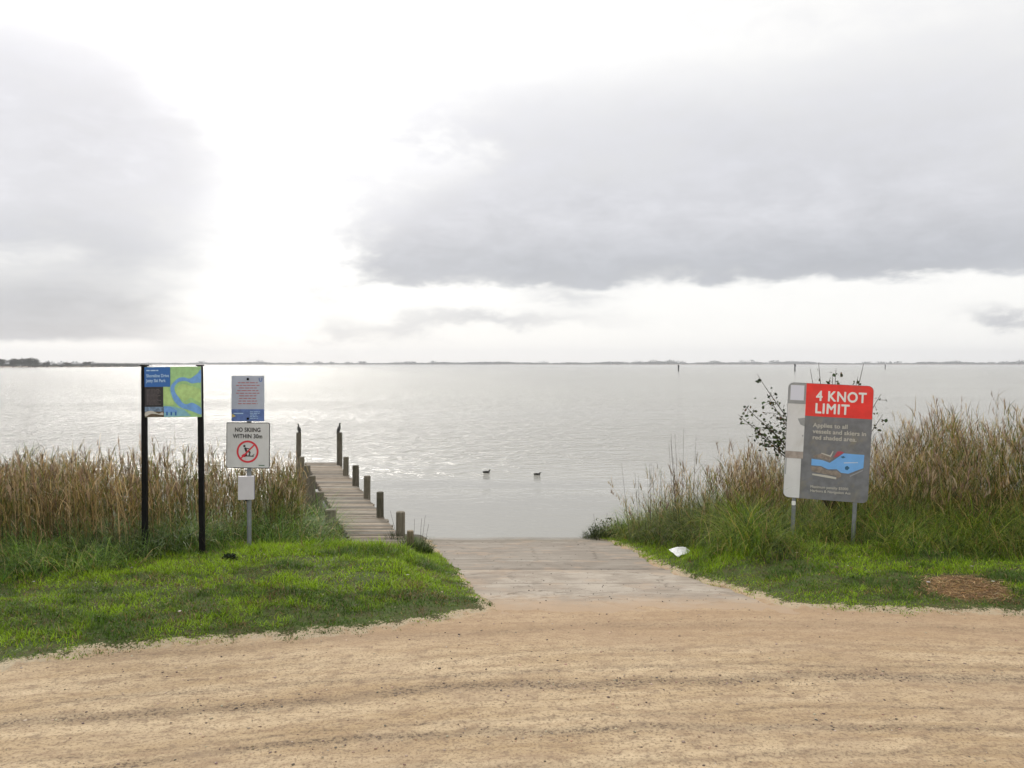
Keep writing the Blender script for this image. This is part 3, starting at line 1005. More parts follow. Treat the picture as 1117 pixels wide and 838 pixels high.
M_DUCK = bird_mat('duck_plumage', (0.018, 0.016, 0.015), (0.03, 0.028, 0.026))
def duck(loc, rz, label, s=1.0):
    r = empty('swimming_duck', loc, (0, 0, rz)); r.scale = (s*1.1, s, s*.85)
    V = [(-.13, 0, .055), (-.08, 0, .03), (0, 0, .028), (.07, 0, .035), (.095, 0, .075), (.100, 0, .115), (.118, 0, .135)]
    E = [(0, 1), (1, 2), (2, 3), (3, 4), (4, 5), (5, 6)]
    Rr = [(.012, .02), (.042, .05), (.055, .066), (.046, .055), (.024, .024), (.022, .022), (.026, .026)]
    skin('body', V, E, Rr, M_DUCK, parent=r, root=2)
    bm = bmesh.new()
    cyl(bm, (.135, 0, .134), (.178, 0, .124), .013, .007, 8)
    bm_obj('bill', bm, mat('duck_bill', (0.06, 0.06, 0.055), 0.5), r)
    for sd_ in (-1, 1):
        bm = bmesh.new()
        bmesh.ops.create_icosphere(bm, subdivisions=2, radius=1)
        bmesh.ops.transform(bm, matrix=Matrix.Translation((-.025, sd_*.05, .05)) @ Matrix.Diagonal((.085, .014, .032, 1)), verts=bm.verts)
        bm_obj('wing', bm, mat('duck_wing', (0.03, 0.026, 0.022), 0.7, var=.3, vscale=30), r, smooth=True)
    tag(r, label, 'duck', 'ducks swimming on the lake')
d1 = duck((-.87, 26.2, WATER_Z-.01), 0.15, 'small dark duck swimming on the left, behind the other duck', .95)
d2 = duck((.84, 25.7, WATER_Z-.01), -0.35, 'small dark duck swimming on the right, ahead of the other duck', .9)


# ------------------------------------------------------------------ signs
def text(name, body, size, x, z, y, m, parent, bold=0.0, sx=1.0, align='LEFT', sp=1.0, ls=1.0):
    c = bpy.data.curves.new(name, 'FONT')
    c.body = body; c.size = size; c.align_x = align; c.space_character = sp; c.space_line = ls
    c.extrude = 0.0004
    c.materials.append(m)
    o = bpy.data.objects.new(name, c); COL.objects.link(o)
    dg = bpy.context.evaluated_depsgraph_get()
    me = bpy.data.meshes.new_from_object(o.evaluated_get(dg))
    bpy.data.objects.remove(o)
    if bold > 0:
        # heavier strokes: the same letter shapes laid over each other, slightly shifted
        bm = bmesh.new(); bm.from_mesh(me); base = list(bm.verts)+list(bm.edges)+list(bm.faces)
        for i, (ox, oy) in enumerate(((1, 0), (-1, 0), (0, 1), (0, -1), (.7, .7), (-.7, .7), (.7, -.7), (-.7, -.7))):
            d = bmesh.ops.duplicate(bm, geom=base)
            bmesh.ops.translate(bm, vec=(ox*bold, oy*bold, .00006*(i+1)), verts=[e for e in d['geom'] if isinstance(e, bmesh.types.BMVert)])
        bm.to_mesh(me); bm.free()
    o = link(name, me, parent)
    o.rotation_euler = (math.radians(90), 0, 0); o.scale = (sx, 1, 1); o.location = (x, y, z)
    return o


def decal(name, shapes, parent):
    """flat printed areas: list of (points, material, layer)"""
    bm = bmesh.new(); ms = []
    for pts, m, ly in shapes:
        if m not in ms: ms.append(m)
        f = bm.faces.new([bm.verts.new((x, -0.0012*ly, z)) for x, z in pts])
        f.material_index = ms.index(m)
    me = bpy.data.meshes.new(name)
    bm.to_mesh(me); bm.free()
    for m in ms: me.materials.append(m)
    return link(name, me, parent)


def rect(x0, z0, x1, z1): return [(x0, z0), (x1, z0), (x1, z1), (x0, z1)]


def worddashes(rows, x0, x1, z0, dz, th, gap=(.012, .02), wl=(.02, .07), center=False):
    """illegible fine print: bars the length of words"""
    out = []
    for r in range(rows):
        z = z0-r*dz
        a, b_ = x0, x1
        if center:
            k = random.uniform(0.0, 0.22)*(x1-x0); a += k; b_ -= k
        else:
            b_ -= random.uniform(0, .3)*(x1-x0)
        x = a
        while x < b_-0.008:
            w = min(random.uniform(*wl), b_-x)
            out.append(rect(x, z, x+w, z+th)); x += w+random.uniform(*gap)*0.6
    return out

GREY = mat('sign_grey', (0.17, 0.175, 0.19), 0.6, var=.18, vscale=7, dirt=(0.25, 0.23, 0.18), dirt_amt=.8)
RED = mat('sign_red', (0.78, 0.033, 0.026), 0.5, var=.10, vscale=5, dirt=(0.62, 0.08, 0.06), dirt_amt=.6)
WHT = mat('sign_white', (0.78, 0.78, 0.77), 0.5)
PALE = mat('sign_pale', (0.66, 0.665, 0.68), 0.5, var=.05, vscale=4, dirt=(0.45, 0.43, 0.39), dirt_amt=.6)
PALER = mat('sign_sticker', (0.66, 0.68, 0.78), 0.45)
BROWNG = mat('sign_worn', (0.36, 0.31, 0.28), 0.7, var=.2, vscale=12)
GALV = mat('galvanised_steel', (0.22, 0.235, 0.25), 0.5, metal=.35, var=.15, vscale=10)
CREAM = mat('faded_cream', (0.52, 0.50, 0.45), 0.6)
DULLGR = mat('sign_grey_edge', (0.30, 0.31, 0.32), 0.6, var=.1)

# --- 4 knot sign
W4, H4 = 1.116, 1.629
s4 = empty('speed_limit_sign', (4.45, 10.85, 0.0))
tag(s4, 'large leaning grey sign with a red top reading 4 KNOT LIMIT on two steel legs', 'sign')
Rm = Matrix.Rotation(-0.2228, 4, 'Z') @ Matrix.Rotation(0.0434, 4, 'Y') @ Matrix.Rotation(0.0332, 4, 'X')
bd = bpy.data.objects.new('board', None)
bm = bmesh.new(); plate(bm, round_rect(W4, H4, .075, 6), 0.0, 0.006)
board = bm_obj('board', bm, GREY, s4)
board.matrix_parent_inverse = Matrix.Identity(4)
board.matrix_basis = Matrix.Translation(Vector((4.409, 10.75, 1.4044))-Vector((4.45, 10.85, 0))) @ Rm

def clip_round(poly_w, poly_h, r, x0, x1, z0, z1, inset=0.004):
    # part of the rounded rectangle between limits (Sutherland-Hodgman against an axis box)
    pts = round_rect(poly_w-inset*2, poly_h-inset*2, r, 6)
    def clip(pts, ins, inter):
        o_ = []
        for i in range(len(pts)):
            a, b_ = pts[i], pts[(i+1) % len(pts)]
            if ins(a):
                o_.append(a)
                if not ins(b_): o_.append(inter(a, b_))
            elif ins(b_): o_.append(inter(a, b_))
        return o_
    def ix(v): return lambda a, b_: (v, a[1]+(b_[1]-a[1])*(v-a[0])/(b_[0]-a[0]))
    def iz(v): return lambda a, b_: (a[0]+(b_[0]-a[0])*(v-a[1])/(b_[1]-a[1]), v)
    pts = clip(pts, lambda p: p[0] >= x0, ix(x0)); pts = clip(pts, lambda p: p[0] <= x1, ix(x1))
    pts = clip(pts, lambda p: p[1] >= z0, iz(z0)); pts = clip(pts, lambda p: p[1] <= z1, iz(z1))
    return pts

def u4(u): return -W4/2+u*W4       # 0..1 left to right
def v4(v): return H4/2-v*H4        # 0..1 top to bottom
XS = u4(0.215)
red = [(clip_round(W4, H4, .072, XS, 9, v4(.282), 9), RED, 1.5)]
decal('red_panel', red, board)
side = [(clip_round(W4, H4, .072, -9, XS, v4(.595), v4(.182)), PALE, 1.5),
        (clip_round(W4, H4, .072, -9, XS, v4(.655), v4(.595)-.002), BROWNG, 1.5),
        (clip_round(W4, H4, .072, -9, u4(0.195), -9, v4(.655)-.002), PALE, 1.5),
        (clip_round(W4, H4, .072, -9, XS, v4(.18), 9), DULLGR, 1.5),
        (rect(u4(.028), v4(.152), u4(.19), v4(.022)), PALER, 2.5),
        ([(u4(.215), v4(.30)), (u4(.215), v4(.375)), (u4(.165), v4(.36)), (u4(.13), v4(.31))], DULLGR, 2.2),
        (rect(u4(-.0+.01), v4(.80), u4(.022), v4(.655)), DULLGR, 2.2),
        ([(u4(.19), v4(.452)), (u4(.207), v4(.445)), (u4(.207), v4(.463)), (u4(.193), v4(.465))], DULLGR, 2.2)]
decal('pale_side_strip', side, board)
text('lettering', '4 KNOT', .195, u4(.335), v4(.145), -.004, WHT, board, bold=.0055, sx=.86, sp=1.10)
text('lettering', 'LIMIT', .195, u4(.325), v4(.253), -.004, WHT, board, bold=.0055, sx=.90, sp=1.10)
text('lettering', 'Applies to all\nvessels and skiers in\nred shaded area.', .083, u4(.315), v4(.375), -.004, CREAM, board, bold=.0016, sx=1.04, ls=1.03)
BLUE = mat('map_water_blue', (0.17, 0.42, 0.83), 0.5, var=.06, vscale=6)
BLUED = mat('map_dark_blue', (0.03, 0.12, 0.22), 0.5)
TAN = mat('map_faded_tan', (0.25, 0.21, 0.18), 0.6, var=.25, vscale=18)
REDF = mat('map_faded_red', (0.42, 0.07, 0.10), 0.6)
def MP(px, py):  # from the enlarged view of the board to board coordinates
    u = (px-165-(-2)*0)/(620-165); v = (py-30)/(815-30)
    return (XS+u*(W4/2-XS)*1.0, H4/2-v*H4)
mp = [([MP(*q) for q in [(225, 540), (300, 545), (350, 560), (390, 530), (440, 490), (580, 492), (578, 580), (480, 625), (430, 622), (400, 600), (340, 605), (290, 585), (225, 585)]], BLUE, 2.0)]
mp.append(([MP(*q) for q in [(372, 524), (398, 480), (425, 478), (445, 485), (405, 512)]], REDF, 2.4))
mp.append(([MP(*q) for q in [(455, 580), (470, 572), (486, 585), (472, 602), (456, 597)]], BLUED, 3.0))
mp.append(([MP(*q) for q in [(420, 515), (440, 508), (455, 515), (438, 524)]], BLUED, 3.0))
mp.append(([MP(*q) for q in [(220, 592), (290, 592), (340, 612), (400, 610), (432, 630), (430, 650), (400, 668), (400, 645), (330, 640), (230, 625)]], TAN, 2.0))
mp.append(([MP(*q) for q in [(235, 640), (330, 645), (400, 655), (400, 668), (300, 658), (235, 650)]], CREAM, 2.8))
mp.append(([MP(*q) for q in [(235, 520), (290, 500), (350, 515), (372, 530), (350, 545), (300, 535), (240, 530)]], TAN, 1.8))
mp.append(([MP(*q) for q in [(445, 552), (540, 545), (540, 548), (445, 556)]], WHT, 3.0))
mp.append(([MP(*q) for q in [(290, 495), (350, 510), (366, 480), (372, 482), (356, 520), (290, 502)]], CREAM, 2.6))
mp.append(([MP(*q) for q in [(488, 638), (575, 592), (577, 598), (492, 645)]], DULLGR, 2.6))
decal('harbour_map', mp, board)
text('lettering', 'Maximum penalty $5000\nHarbors & Navigation Act', .050, u4(.32), v4(.900), -.004, CREAM, board, bold=.0009, sx=1.0, ls=1.15)
# legs lean with the board
for ux in (-.36, .36):
    bm = bmesh.new()
    top = Rm @ Vector((ux*W4, 0.035, H4/2-.05)); bot = Rm @ Vector((ux*W4, 0.035, -H4/2-.75))
    off = Vector((4.409, 10.75, 1.4044))-Vector((4.45, 10.85, 0))
    cyl(bm, bot+off, top+off, .028, .028, 14)
    leg = bm_obj('leg', bm, GALV, s4, smooth=False)
    for vz in (.55, 0.0, -.55):
        bm = bmesh.new()
        c = Rm @ Vector((ux*W4, .030, vz*H4*.7))+off
        box(bm, c, (.10, .03, .035), .004, rot=Rm.to_euler())
        bm_obj('bracket', bm, GALV, leg)
bm = bmesh.new(); c = (Rm @ Vector((-.36*W4-.01, .0, -H4/2-.075)))+Vector((4.409, 10.75, 1.4044))-Vector((4.45, 10.85, 0))
plate(bm, [(c.x+a, c.z+b_) for a, b_ in round_rect(.055, .06, .014)], c.y-.006, c.y-.001)
bm_obj('asset_tag', bm, WHT, s4)

# --- information board
BLK = mat('black_post_paint', (0.006, 0.006, 0.006), 0.6, spec=0.12, var=.3, vscale=6)
s1 = empty('information_sign', (-4.42, 10.0, 0.03))
tag(s1, 'blue and green lake map information sign between two tall black posts', 'sign')
XL1, XR1 = (157.3-558.5)/840*10.05, (218.2-558.5)/840*9.98
for xx, yy_, xb in ((XL1, 10.05, 0.012), (XR1, 9.98, 0.03)):
    bm = bmesh.new()
    zb = float(ground_z(xx, yy_))-.1
    c0 = Vector((xx+xb, yy_, zb))-s1.location; c1 = Vector((xx, yy_, 2.47))-s1.location
    n = 4
    r = .030
    vs = []
    for cc, rr in ((c0, r*1.05), (c1, r)):
        vs.append([bm.verts.new(cc+Vector((a*rr, b_*rr, 0))) for a, b_ in ((-1, -1), (1, -1), (1, 1), (-1, 1))])
    for i in range(4): bm.faces.new((vs[0][i], vs[0][(i+1) % 4], vs[1][(i+1) % 4], vs[1][i]))
    bm.faces.new(vs[1]); bm.faces.new(vs[0][::-1])
    bmesh.ops.bevel(bm, geom=list(bm.edges), offset=.005, segments=2, affect='EDGES')
    po = bm_obj('post', bm, BLK, s1)
    bm = bmesh.new(); box(bm, c1+Vector((0, 0, .009)), (.08, .08, .016), .004); bm_obj('cap', bm, BLK, po)
PW, PH = .742, .650
pan_loc = Vector(((189.0-558.5)/840*9.965, 9.955, 2.5-(427.7-397)/840*9.955))
bm = bmesh.new(); plate(bm, rect(-PW/2, -PH/2, PW/2, PH/2), 0, .018)
pan = bm_obj('panel', bm, mat('panel_edge', (0.25, 0.27, 0.30), .5), s1)
pan.location = pan_loc-s1.location; pan.rotation_euler = (0, math.radians(-.6), math.radians(-2.0))
BG = mat('info_green', (0.33, 0.56, 0.25), .5, var=.12, vscale=14)
BG2 = mat('info_yellow_green', (0.43, 0.62, 0.24), .5, var=.12, vscale=14)
BW = mat('info_water', (0.16, 0.35, 0.72), .5, var=.14, vscale=12)
BT = mat('info_title_blue', (0.025, 0.13, 0.42), .5)
BK = mat('info_black', (0.018, 0.017, 0.02), .5, var=.4, vscale=14)
PHO = mat('info_photo_brown', (0.10, 0.075, 0.045), .5, var=.6, vscale=26)
PHB = mat('info_photo_sky', (0.16, 0.24, 0.36), .5, var=.5, vscale=20)
TXB = mat('info_pale_text', (0.42, 0.60, 0.80), .5)
TXG = mat('info_dim_text', (0.17, 0.14, 0.15), .5)
TEAL = mat('info_teal', (0.22, 0.46, 0.56), .5, var=.1, vscale=10)
def Q(px, py): return (-PW/2+(px-100)/(905-100)*PW, PH/2-(py-68)/(770-68)*PH)
def QP(l): return [Q(*a) for a in l]
sh = [(rect(-PW/2, -PH/2, PW/2, PH/2), BG, 1)]
sh.append((smooth_poly(QP([(905-2, 110), (860, 160), (800, 205), (740, 235), (660, 215), (590, 225), (530, 270), (478, 330), (470, 400), (500, 500), (540, 570), (620, 640), (720, 670), (800, 700), (900, 735), (902, 650), (840, 600), (770, 570), (700, 590), (640, 570), (590, 500), (540, 430), (525, 360), (560, 300), (620, 270), (700, 270), (770, 300), (860, 290), (903, 280)]), 3), BW, 2))
sh.append((smooth_poly(QP([(540, 420), (570, 350), (640, 310), (740, 330), (840, 360), (895, 400), (895, 560), (830, 540), (760, 500), (690, 540), (620, 520)]), 4), BG2, 2.6))
sh.append((smooth_poly(QP([(372, 350), (430, 350), (470, 470), (520, 590), (430, 600), (372, 560)]), 3), BG2, 2.6))
sh.append((QP([(372, 615), (520, 625), (660, 665), (700, 700), (760, 755), (372, 767)]), TEAL, 3))
sh.append((QP([(372, 615), (470, 620), (560, 680), (560, 705), (372, 705)]), BW, 3.4))
for k_ in range(3):
    sh.append((rect(*Q(405+k_*62, 745), *Q(405+k_*62+24, 695)), BT, 4))
sh.append((rect(*Q(102, 345), *Q(468, 70)), BT, 4))
sh.append((rect(*Q(102, 625), *Q(366, 345)), BK, 4))
sh.append((rect(*Q(102, 690), *Q(374, 625)), PHB, 4))
sh.append((rect(*Q(102, 768), *Q(374, 690)), PHO, 4))
sh.append((smooth_poly(QP([(110, 700), (200, 680), (300, 720), (350, 700), (360, 740), (200, 720), (112, 760)]), 3), CREAM, 4.6))
decal('map', sh, pan)
fp = [(p_, TXG, 5.2) for p_ in worddashes(13, Q(130, 0)[0], Q(345, 0)[0], Q(0, 385)[1], .0158*1.0, .0055, wl=(.015, .05))]
fp += [(p_, TXB, 5.2) for p_ in worddashes(1, Q(130, 0)[0], Q(335, 0)[0], Q(0, 124)[1], .02, .014, wl=(.04, .07))]
decal('fine_print', fp, pan)
text('lettering', 'Shoreline Drive\nJetty Ski Park', .056, Q(128, 0)[0], Q(0, 210)[1], -.007, TXB, pan, bold=.0012, sx=.84, ls=1.13)

# --- ski warning sign
YS = 10.45
def SX(px): return (px-558.5)/840*YS
def SZ(py): return 2.5-(py-397)/840*YS
PX = 270.6
s2 = empty('warning_sign', (SX(PX), YS, 0.02))
tag(s2, 'steel pole with a white no skiing board, small blue notice above, pale box below', 'sign')
o2 = s2.location
bm = bmesh.new()
cyl(bm, (0, 0.045, -.2), (0, 0.045, SZ(411)-.02), .030, .030, 14)
cyl(bm, (0, 0.045, SZ(411)-.02), (0, 0.045, SZ(411)-.005), .031, .026, 14)
bm_obj('pole', bm, GALV, s2)
# notice
NW, NH = (288.4-252.6)/840*YS, (459.6-410)/840*YS
NOT = mat('notice_pale_blue', (0.40, 0.44, 0.54), .5, var=.06, vscale=6)
NBL = mat('notice_blue', (0.10, 0.17, 0.42), .5, var=.2, vscale=12)
bm = bmesh.new(); plate(bm, round_rect(NW, NH, .008, 3), 0, .004)
nb_ = bm_obj('notice_board', bm, NOT, s2); nb_.location = (SX(270.4)-SX(PX), 0.0, SZ(434.8)-.02)
sh = [(rect(-NW/2+.002, -NH/2+.002, NW/2-.002, -NH/2+NH*.265), NBL, 1.5),
      (rect(-NW/2+.03, -NH/2+.10, -NW/2+.16, -NH/2+.112), TXB, 2.2),
      ([(-NW/2+.01, -NH/2+.05), (-NW/2+.06, -NH/2+.07), (-NW/2+.03, -NH/2+.09), (-NW/2+.01, -NH/2+.10)], mat('notice_yellow', (.55, .45, .12), .5), 2.2)]
RTX = mat('notice_red_text', (0.40, 0.13, 0.14), .5)
sh += [(q, RTX, 2.2) for q in worddashes(9, -NW/2+.05, NW/2-.05, NH/2-.10, .0355, .011, center=True, wl=(.03, .07), gap=(.016, .022))]
sh += [(q, TXB, 2.2) for q in worddashes(5, .03, NW/2-.06, -NH/2+.125, .022, .007)]
# small shield outline in the corner
sh += [(smooth_poly([(NW/2-.075, NH/2-.03), (NW/2-.07, NH/2-.07), (NW/2-.05, NH/2-.085), (NW/2-.03, NH/2-.07), (NW/2-.025, NH/2-.03), (NW/2-.038, NH/2-.03), (NW/2-.04, NH/2-.062), (NW/2-.05, NH/2-.07), (NW/2-.06, NH/2-.062), (NW/2-.062, NH/2-.03)], 2), NBL, 2.2)]
decal('notice_print', sh, nb_)
for zz in (NH/2-.045, -NH/2+.035):
    bm = bmesh.new(); cyl(bm, (0, 0, zz), (0, -.009, zz), .018, .016, 12); bm_obj('bolt', bm, BLK, nb_)
# ski board
KW, KH = (294.9-246.6)/840*YS, (510.8-461)/840*YS
KG = mat('ski_board_grey', (0.60, 0.605, 0.62), .5, var=.04, vscale=5, dirt=(0.4, 0.38, 0.34), dirt_amt=.4)
DKG = mat('ski_board_border', (0.035, 0.04, 0.045), .5)
bm = bmesh.new(); plate(bm, round_rect(KW, KH, .022, 5), 0, .005)
kb = bm_obj('ski_board', bm, DKG, s2); kb.location = (SX(270.7)-SX(PX), -.004, SZ(485.9)-.02); kb.rotation_euler = (0, math.radians(.4), math.radians(-3))
RNG = mat('prohibition_red', (0.62, 0.03, 0.05), .5)
BLKT = mat('sign_black', (0.02, 0.02, 0.022), .5, var=.6, vscale=60)
def circ(cx, cz, r, n=40, a0=0, a1=360): return [(cx+r*math.cos(math.radians(a0+(a1-a0)*i/n)), cz+r*math.sin(math.radians(a0+(a1-a0)*i/n))) for i in range(n+(0 if a1-a0 == 360 else 1))]
sh = [(round_rect(KW-.02, KH-.02, .016, 4), KG, 1.2)]
CC = (-.005, -.085); R1, R2 = .152, .126
for i in range(36):
    a, b_ = math.radians(i*10), math.radians(i*10+10)
    sh.append(([(CC[0]+R2*math.cos(a), CC[1]+R2*math.sin(a)), (CC[0]+R1*math.cos(a), CC[1]+R1*math.sin(a)), (CC[0]+R1*math.cos(b_), CC[1]+R1*math.sin(b_)), (CC[0]+R2*math.cos(b_), CC[1]+R2*math.sin(b_))], RNG, 3.2))
def bar(p, q, w):
    d = (Vector(q)-Vector(p)).normalized(); n = Vector((-d.y, d.x))*w/2
    return [tuple(Vector(p)+n), tuple(Vector(q)+n), tuple(Vector(q)-n), tuple(Vector(p)-n)][::-1]
s_ = R2*.7071
sh.append((bar((CC[0]-s_, CC[1]-s_), (CC[0]+s_, CC[1]+s_), .020), RNG, 3.0))
def K(a, b_): return (CC[0]+a, CC[1]+b_)
for p_, q_, w_ in ((K(-.035, .055), K(-.015, .0), .030), (K(-.015, .002), K(.035, -.004), .022), (K(.035, -.004), K(.022, -.052), .018),
                   (K(-.025, .045), K(.030, .038), .012), (K(.03, .038), K(.068, .062), .006), (K(-.06, -.056), K(.085, -.062), .014), (K(.068, -.056), K(.092, -.035), .010), (K(-.02, .0), K(-.015, -.052), .016)):
    sh.append((bar(p_, q_, w_), BLKT, 2.2))
sh.append((circ(CC[0]-.045, CC[1]+.075, .017, 14), BLKT, 2.2))
sh.append((smooth_poly([K(-.085, -.06), K(-.05, -.03), K(-.01, -.05), K(-.04, -.075)], 3), RNG, 2.0))
sh.append((rect(.15, -KH/2+.035, .23, -KH/2+.047), mat('maker_mark', (.05, .14, .08), .5), 2.2))
decal('no_skiing_symbol', sh, kb)
text('lettering', 'NO SKIING', .080, -.005, .185, -.004, BLKT, kb, bold=.002, sx=.86, align='CENTER', sp=1.05)
text('lettering', 'WITHIN 30m', .080, -.005, .098, -.004, BLKT, kb, bold=.002, sx=.86, align='CENTER', sp=1.05)
# box below
BW_, BH_ = (277.3-260.8)/840*YS, (544.8-519.2)/840*YS
bm = bmesh.new(); box(bm, (0, 0, 0), (BW_, .05, BH_), .006)
bx_ = bm_obj('notice_box', bm, mat('pale_box', (0.58, 0.56, 0.60), .5, var=.05, vscale=6), s2); bx_.location = (SX(269.0)-SX(PX), -.02, SZ(532)-.02); bx_.rotation_euler = (0, 0, math.radians(8))
bm = bmesh.new(); box(bm, (0, .032, 0), (BW_*1.04, .012, BH_*.98), .002); bm_obj('back_plate', bm, mat('box_back', (0.22, 0.20, 0.30), .5), bx_)
bm = bmesh.new(); box(bm, (.0, .01, -BH_/2-.008), (.03, .03, .02), .003); bm_obj('latch', bm, BLK, bx_)
for zz in (SZ(424), SZ(470), SZ(503), SZ(513)):
    bm = bmesh.new(); box(bm, (0, .03, zz-.02), (.085, .05, .022), .004); bm_obj('clamp', bm, GALV, s2)


# ------------------------------------------------------------------ shrub behind the speed sign
M_TWIG = mat('twig_bark', (0.05, 0.035, 0.025), .8, var=.3, vscale=30)
def up(px, py, d): return Vector(((px-558.5)/840*d, d, 2.5-(py-397)/840*d))
sb = Vector((4.95, 11.9, -.25))
tips = []
for (qx, qy, dd, lf) in [(826, 408, 11.7, .35), (812, 442, 11.5, .6), (805, 452, 11.8, .45), (838, 432, 12.1, .9), (824, 470, 11.6, 1.4), (846, 478, 11.9, 1.2), (851, 452, 11.6, 1.2), (835, 462, 12.2, 1.4),
                         (893, 396, 12.0, .08), (912, 402, 12.2, .5), (908, 409, 11.8, .4), (942, 397, 12.0, .05), (936, 411, 11.8, .25), (961, 430, 12.0, .25), (884, 403, 11.9, .15), (963, 452, 12.2, .25)]:
    tips.append((up(qx, qy, dd), lf))
shrub = empty('shrub', sb)
tag(shrub, 'sparse shrub with small dark round leaves poking out behind the speed limit sign', 'shrub')
bm = bmesh.new(); LP = []
cyl(bm, (0, 0, -.1), (0.02, 0, .5), .03, .024, 8)
for tp, lf in tips:
    p0 = Vector((0.02, 0, .4)); p3 = tp-sb
    p1 = p0+Vector((p3.x*.35+random.uniform(-.1, .1), p3.y*.3, (p3.z-.4)*.55)); p2 = p0+(p3-p0)*.75+Vector((random.uniform(-.07, .07), 0, random.uniform(.0, .1)))
    pts = [p0, p1, p2, p3]; n = 14; prev = None; path = []
    for i in range(n+1):
        t = i/n
        path.append((1-t)**3*p0+3*(1-t)**2*t*p1+3*(1-t)*t*t*p2+t**3*p3)
    for i in range(n):
        cyl(bm, path[i], path[i+1], .012*(1-i/n)+.003, .012*(1-(i+1)/n)+.003, 5)
    for i in range(int(58*lf)):
        t = 1-random.random()**1.3*.42
        q = path[min(n, int(t*n))]
        # side twig offset
        off = Vector((random.gauss(0, .085), random.gauss(0, .08), random.gauss(0, .045)))*(0.5+lf*.5)
        LP.append(q+off)
        if random.random() < .22: cyl(bm, q, q+off, .003, .002, 4)
bm_obj('branches', bm, M_TWIG, shrub)
LPn = np.array([tuple(v) for v in LP]); N = len(LPn)
def round_leaves(P, size, cols, jit=.3):
    N = len(P)
    n = rng.normal(0, 1, (N, 3)); n /= np.linalg.norm(n, axis=1)[:, None]
    a = np.cross(n, rng.normal(0, 1, (N, 3))); a /= np.linalg.norm(a, axis=1)[:, None]; b_ = np.cross(n, a)
    s = size*rng.uniform(.6, 1.3, N)
    ang = np.linspace(0, 2*np.pi, 7)[:-1]
    V = P[:, None, :]+a[:, None, :]*(np.cos(ang)[None, :, None]*s[:, None, None])+b_[:, None, :]*(np.sin(ang)[None, :, None]*s[:, None, None]*.72)
    V = V+n[:, None, :]*(np.cos(ang*2)[None, :, None]*s[:, None, None]*.15)
    idx = (np.arange(N)*6)[:, None]
    F = np.concatenate([idx+np.array([[0, 1, 2, 3]]), idx+np.array([[0, 3, 4, 5]])], 0)
    c = pick(cols, N, jit)
    return V.reshape(-1, 3), F, np.repeat(c, 6, 0)
V, F, C = round_leaves(LPn, .027, [(0.035, 0.058, 0.018), (0.06, 0.085, 0.025), (0.025, 0.04, 0.014), (0.04, 0.06, 0.018), (0.04, 0.045, 0.015), (0.02, 0.03, 0.014), (0.10, 0.06, 0.03)])
np_mesh('foliage', V, F, M_LEAF, col=C, parent=shrub)


# small leafy/grassy clumps that can be told apart
def clump(name, loc, n, rad, h, cols, label, cat, w=(.006, .012), stems=0, curve=(.3, 1.4), tiltmax=.7, leafr=0.0, leaf_n=0):
    r = empty(name, loc)
    tag(r, label, cat)
    a = rng.uniform(0, 2*np.pi, n); q = np.sqrt(rng.random(n))*rad
    wx, wy = loc[0]+q*np.cos(a), loc[1]+q*np.sin(a)
    P = np.stack([q*np.cos(a), q*np.sin(a), ground_z(wx, wy)-loc[2]-.01], -1)
    P[:, 2] = np.maximum(P[:, 2], -.45)
    L = h*rng.uniform(.5, 1.2, n)*(1-.4*q/rad)
    c = pick(cols, n, .2)
    parts = [ribbons(P, L, rng.uniform(*w, n), a+rng.normal(0, .7, n), rng.uniform(0, tiltmax, n)*(.3+q/rad*.7), rng.uniform(*curve, n), 4, c*.75, c*1.1)]
    if leaf_n:
        ph = rng.uniform(0, 2*np.pi, leaf_n); rr = np.sqrt(rng.random(leaf_n)); hh = rng.random(leaf_n)
        LPp = np.stack([rr*np.cos(ph)*rad*(1.05-.5*hh), rr*np.sin(ph)*rad*(1.05-.5*hh), hh*h*.95], -1)
        parts.append(round_leaves(LPp, leafr, cols))
    V, F, C = merge(parts)
    np_mesh('foliage', V, F, M_LEAF, col=C, parent=r)
    if stems:
        for k_ in range(stems):
            bm = bmesh.new()
            x0, y0 = random.gauss(0, rad*.4), random.gauss(0, rad*.4)
            cyl(bm, (x0, y0, -.1), (x0*1.6+random.uniform(-.08, .08), y0, h*random.uniform(1.1, 1.55)), .004, .002, 5)
            bm_obj('stem', bm, M_TWIG, r)
    return r

GC = [(0.05, 0.085, 0.02), (0.08, 0.12, 0.02), (0.03, 0.05, 0.015), (0.10, 0.13, 0.035)]
clump('grass_tussock', (-1.60, 12.45, -.55), 900, .30, .42, GC, 'rounded green grass tussock at the corner between jetty and ramp', 'grass', stems=5)
clump('grass_tussock', (-2.02, 13.3, -.75), 260, .13, .34, [(0.025, 0.04, 0.015), (0.04, 0.06, 0.02)], 'small dark tuft at the foot of the nearest right-hand jetty pile', 'grass')
clump('shore_bush', (2.0, 16.15, -1.12), 900, .50, .38, [(0.055, 0.075, 0.025), (0.08, 0.10, 0.035), (0.03, 0.04, 0.018)], 'low dark bush at the waterline by the lower right edge of the ramp', 'bush', stems=5, leafr=.016, leaf_n=420)
clump('lawn_weed', (-3.50, 9.55, .05), 90, .11, .09, [(0.02, 0.022, 0.010), (0.02, 0.035, 0.014)], 'small dark weed clump on the grass in front of the no skiing sign', 'weed', tiltmax=1.3, leafr=.014, leaf_n=260)
for qx, qy, dd, hh, lb in ((3.0, 13.4, 0, .95, 'thin upright grass stems with open heads at the left end of the right reeds'), (2.55, 14.6, 0, .7, 'short sparse grass stems nearest the waterline right of the ramp')):
    n = 60
    loc = (qx, qy, float(ground_z(qx, qy)))
    clump('tall_grass', loc, n, .28, hh*1.35, [(0.10, 0.11, 0.05), (0.17, 0.14, 0.08), (0.07, 0.09, 0.035)], lb, 'grass', w=(.004, .008), stems=7, curve=(.1, .7), tiltmax=.45)

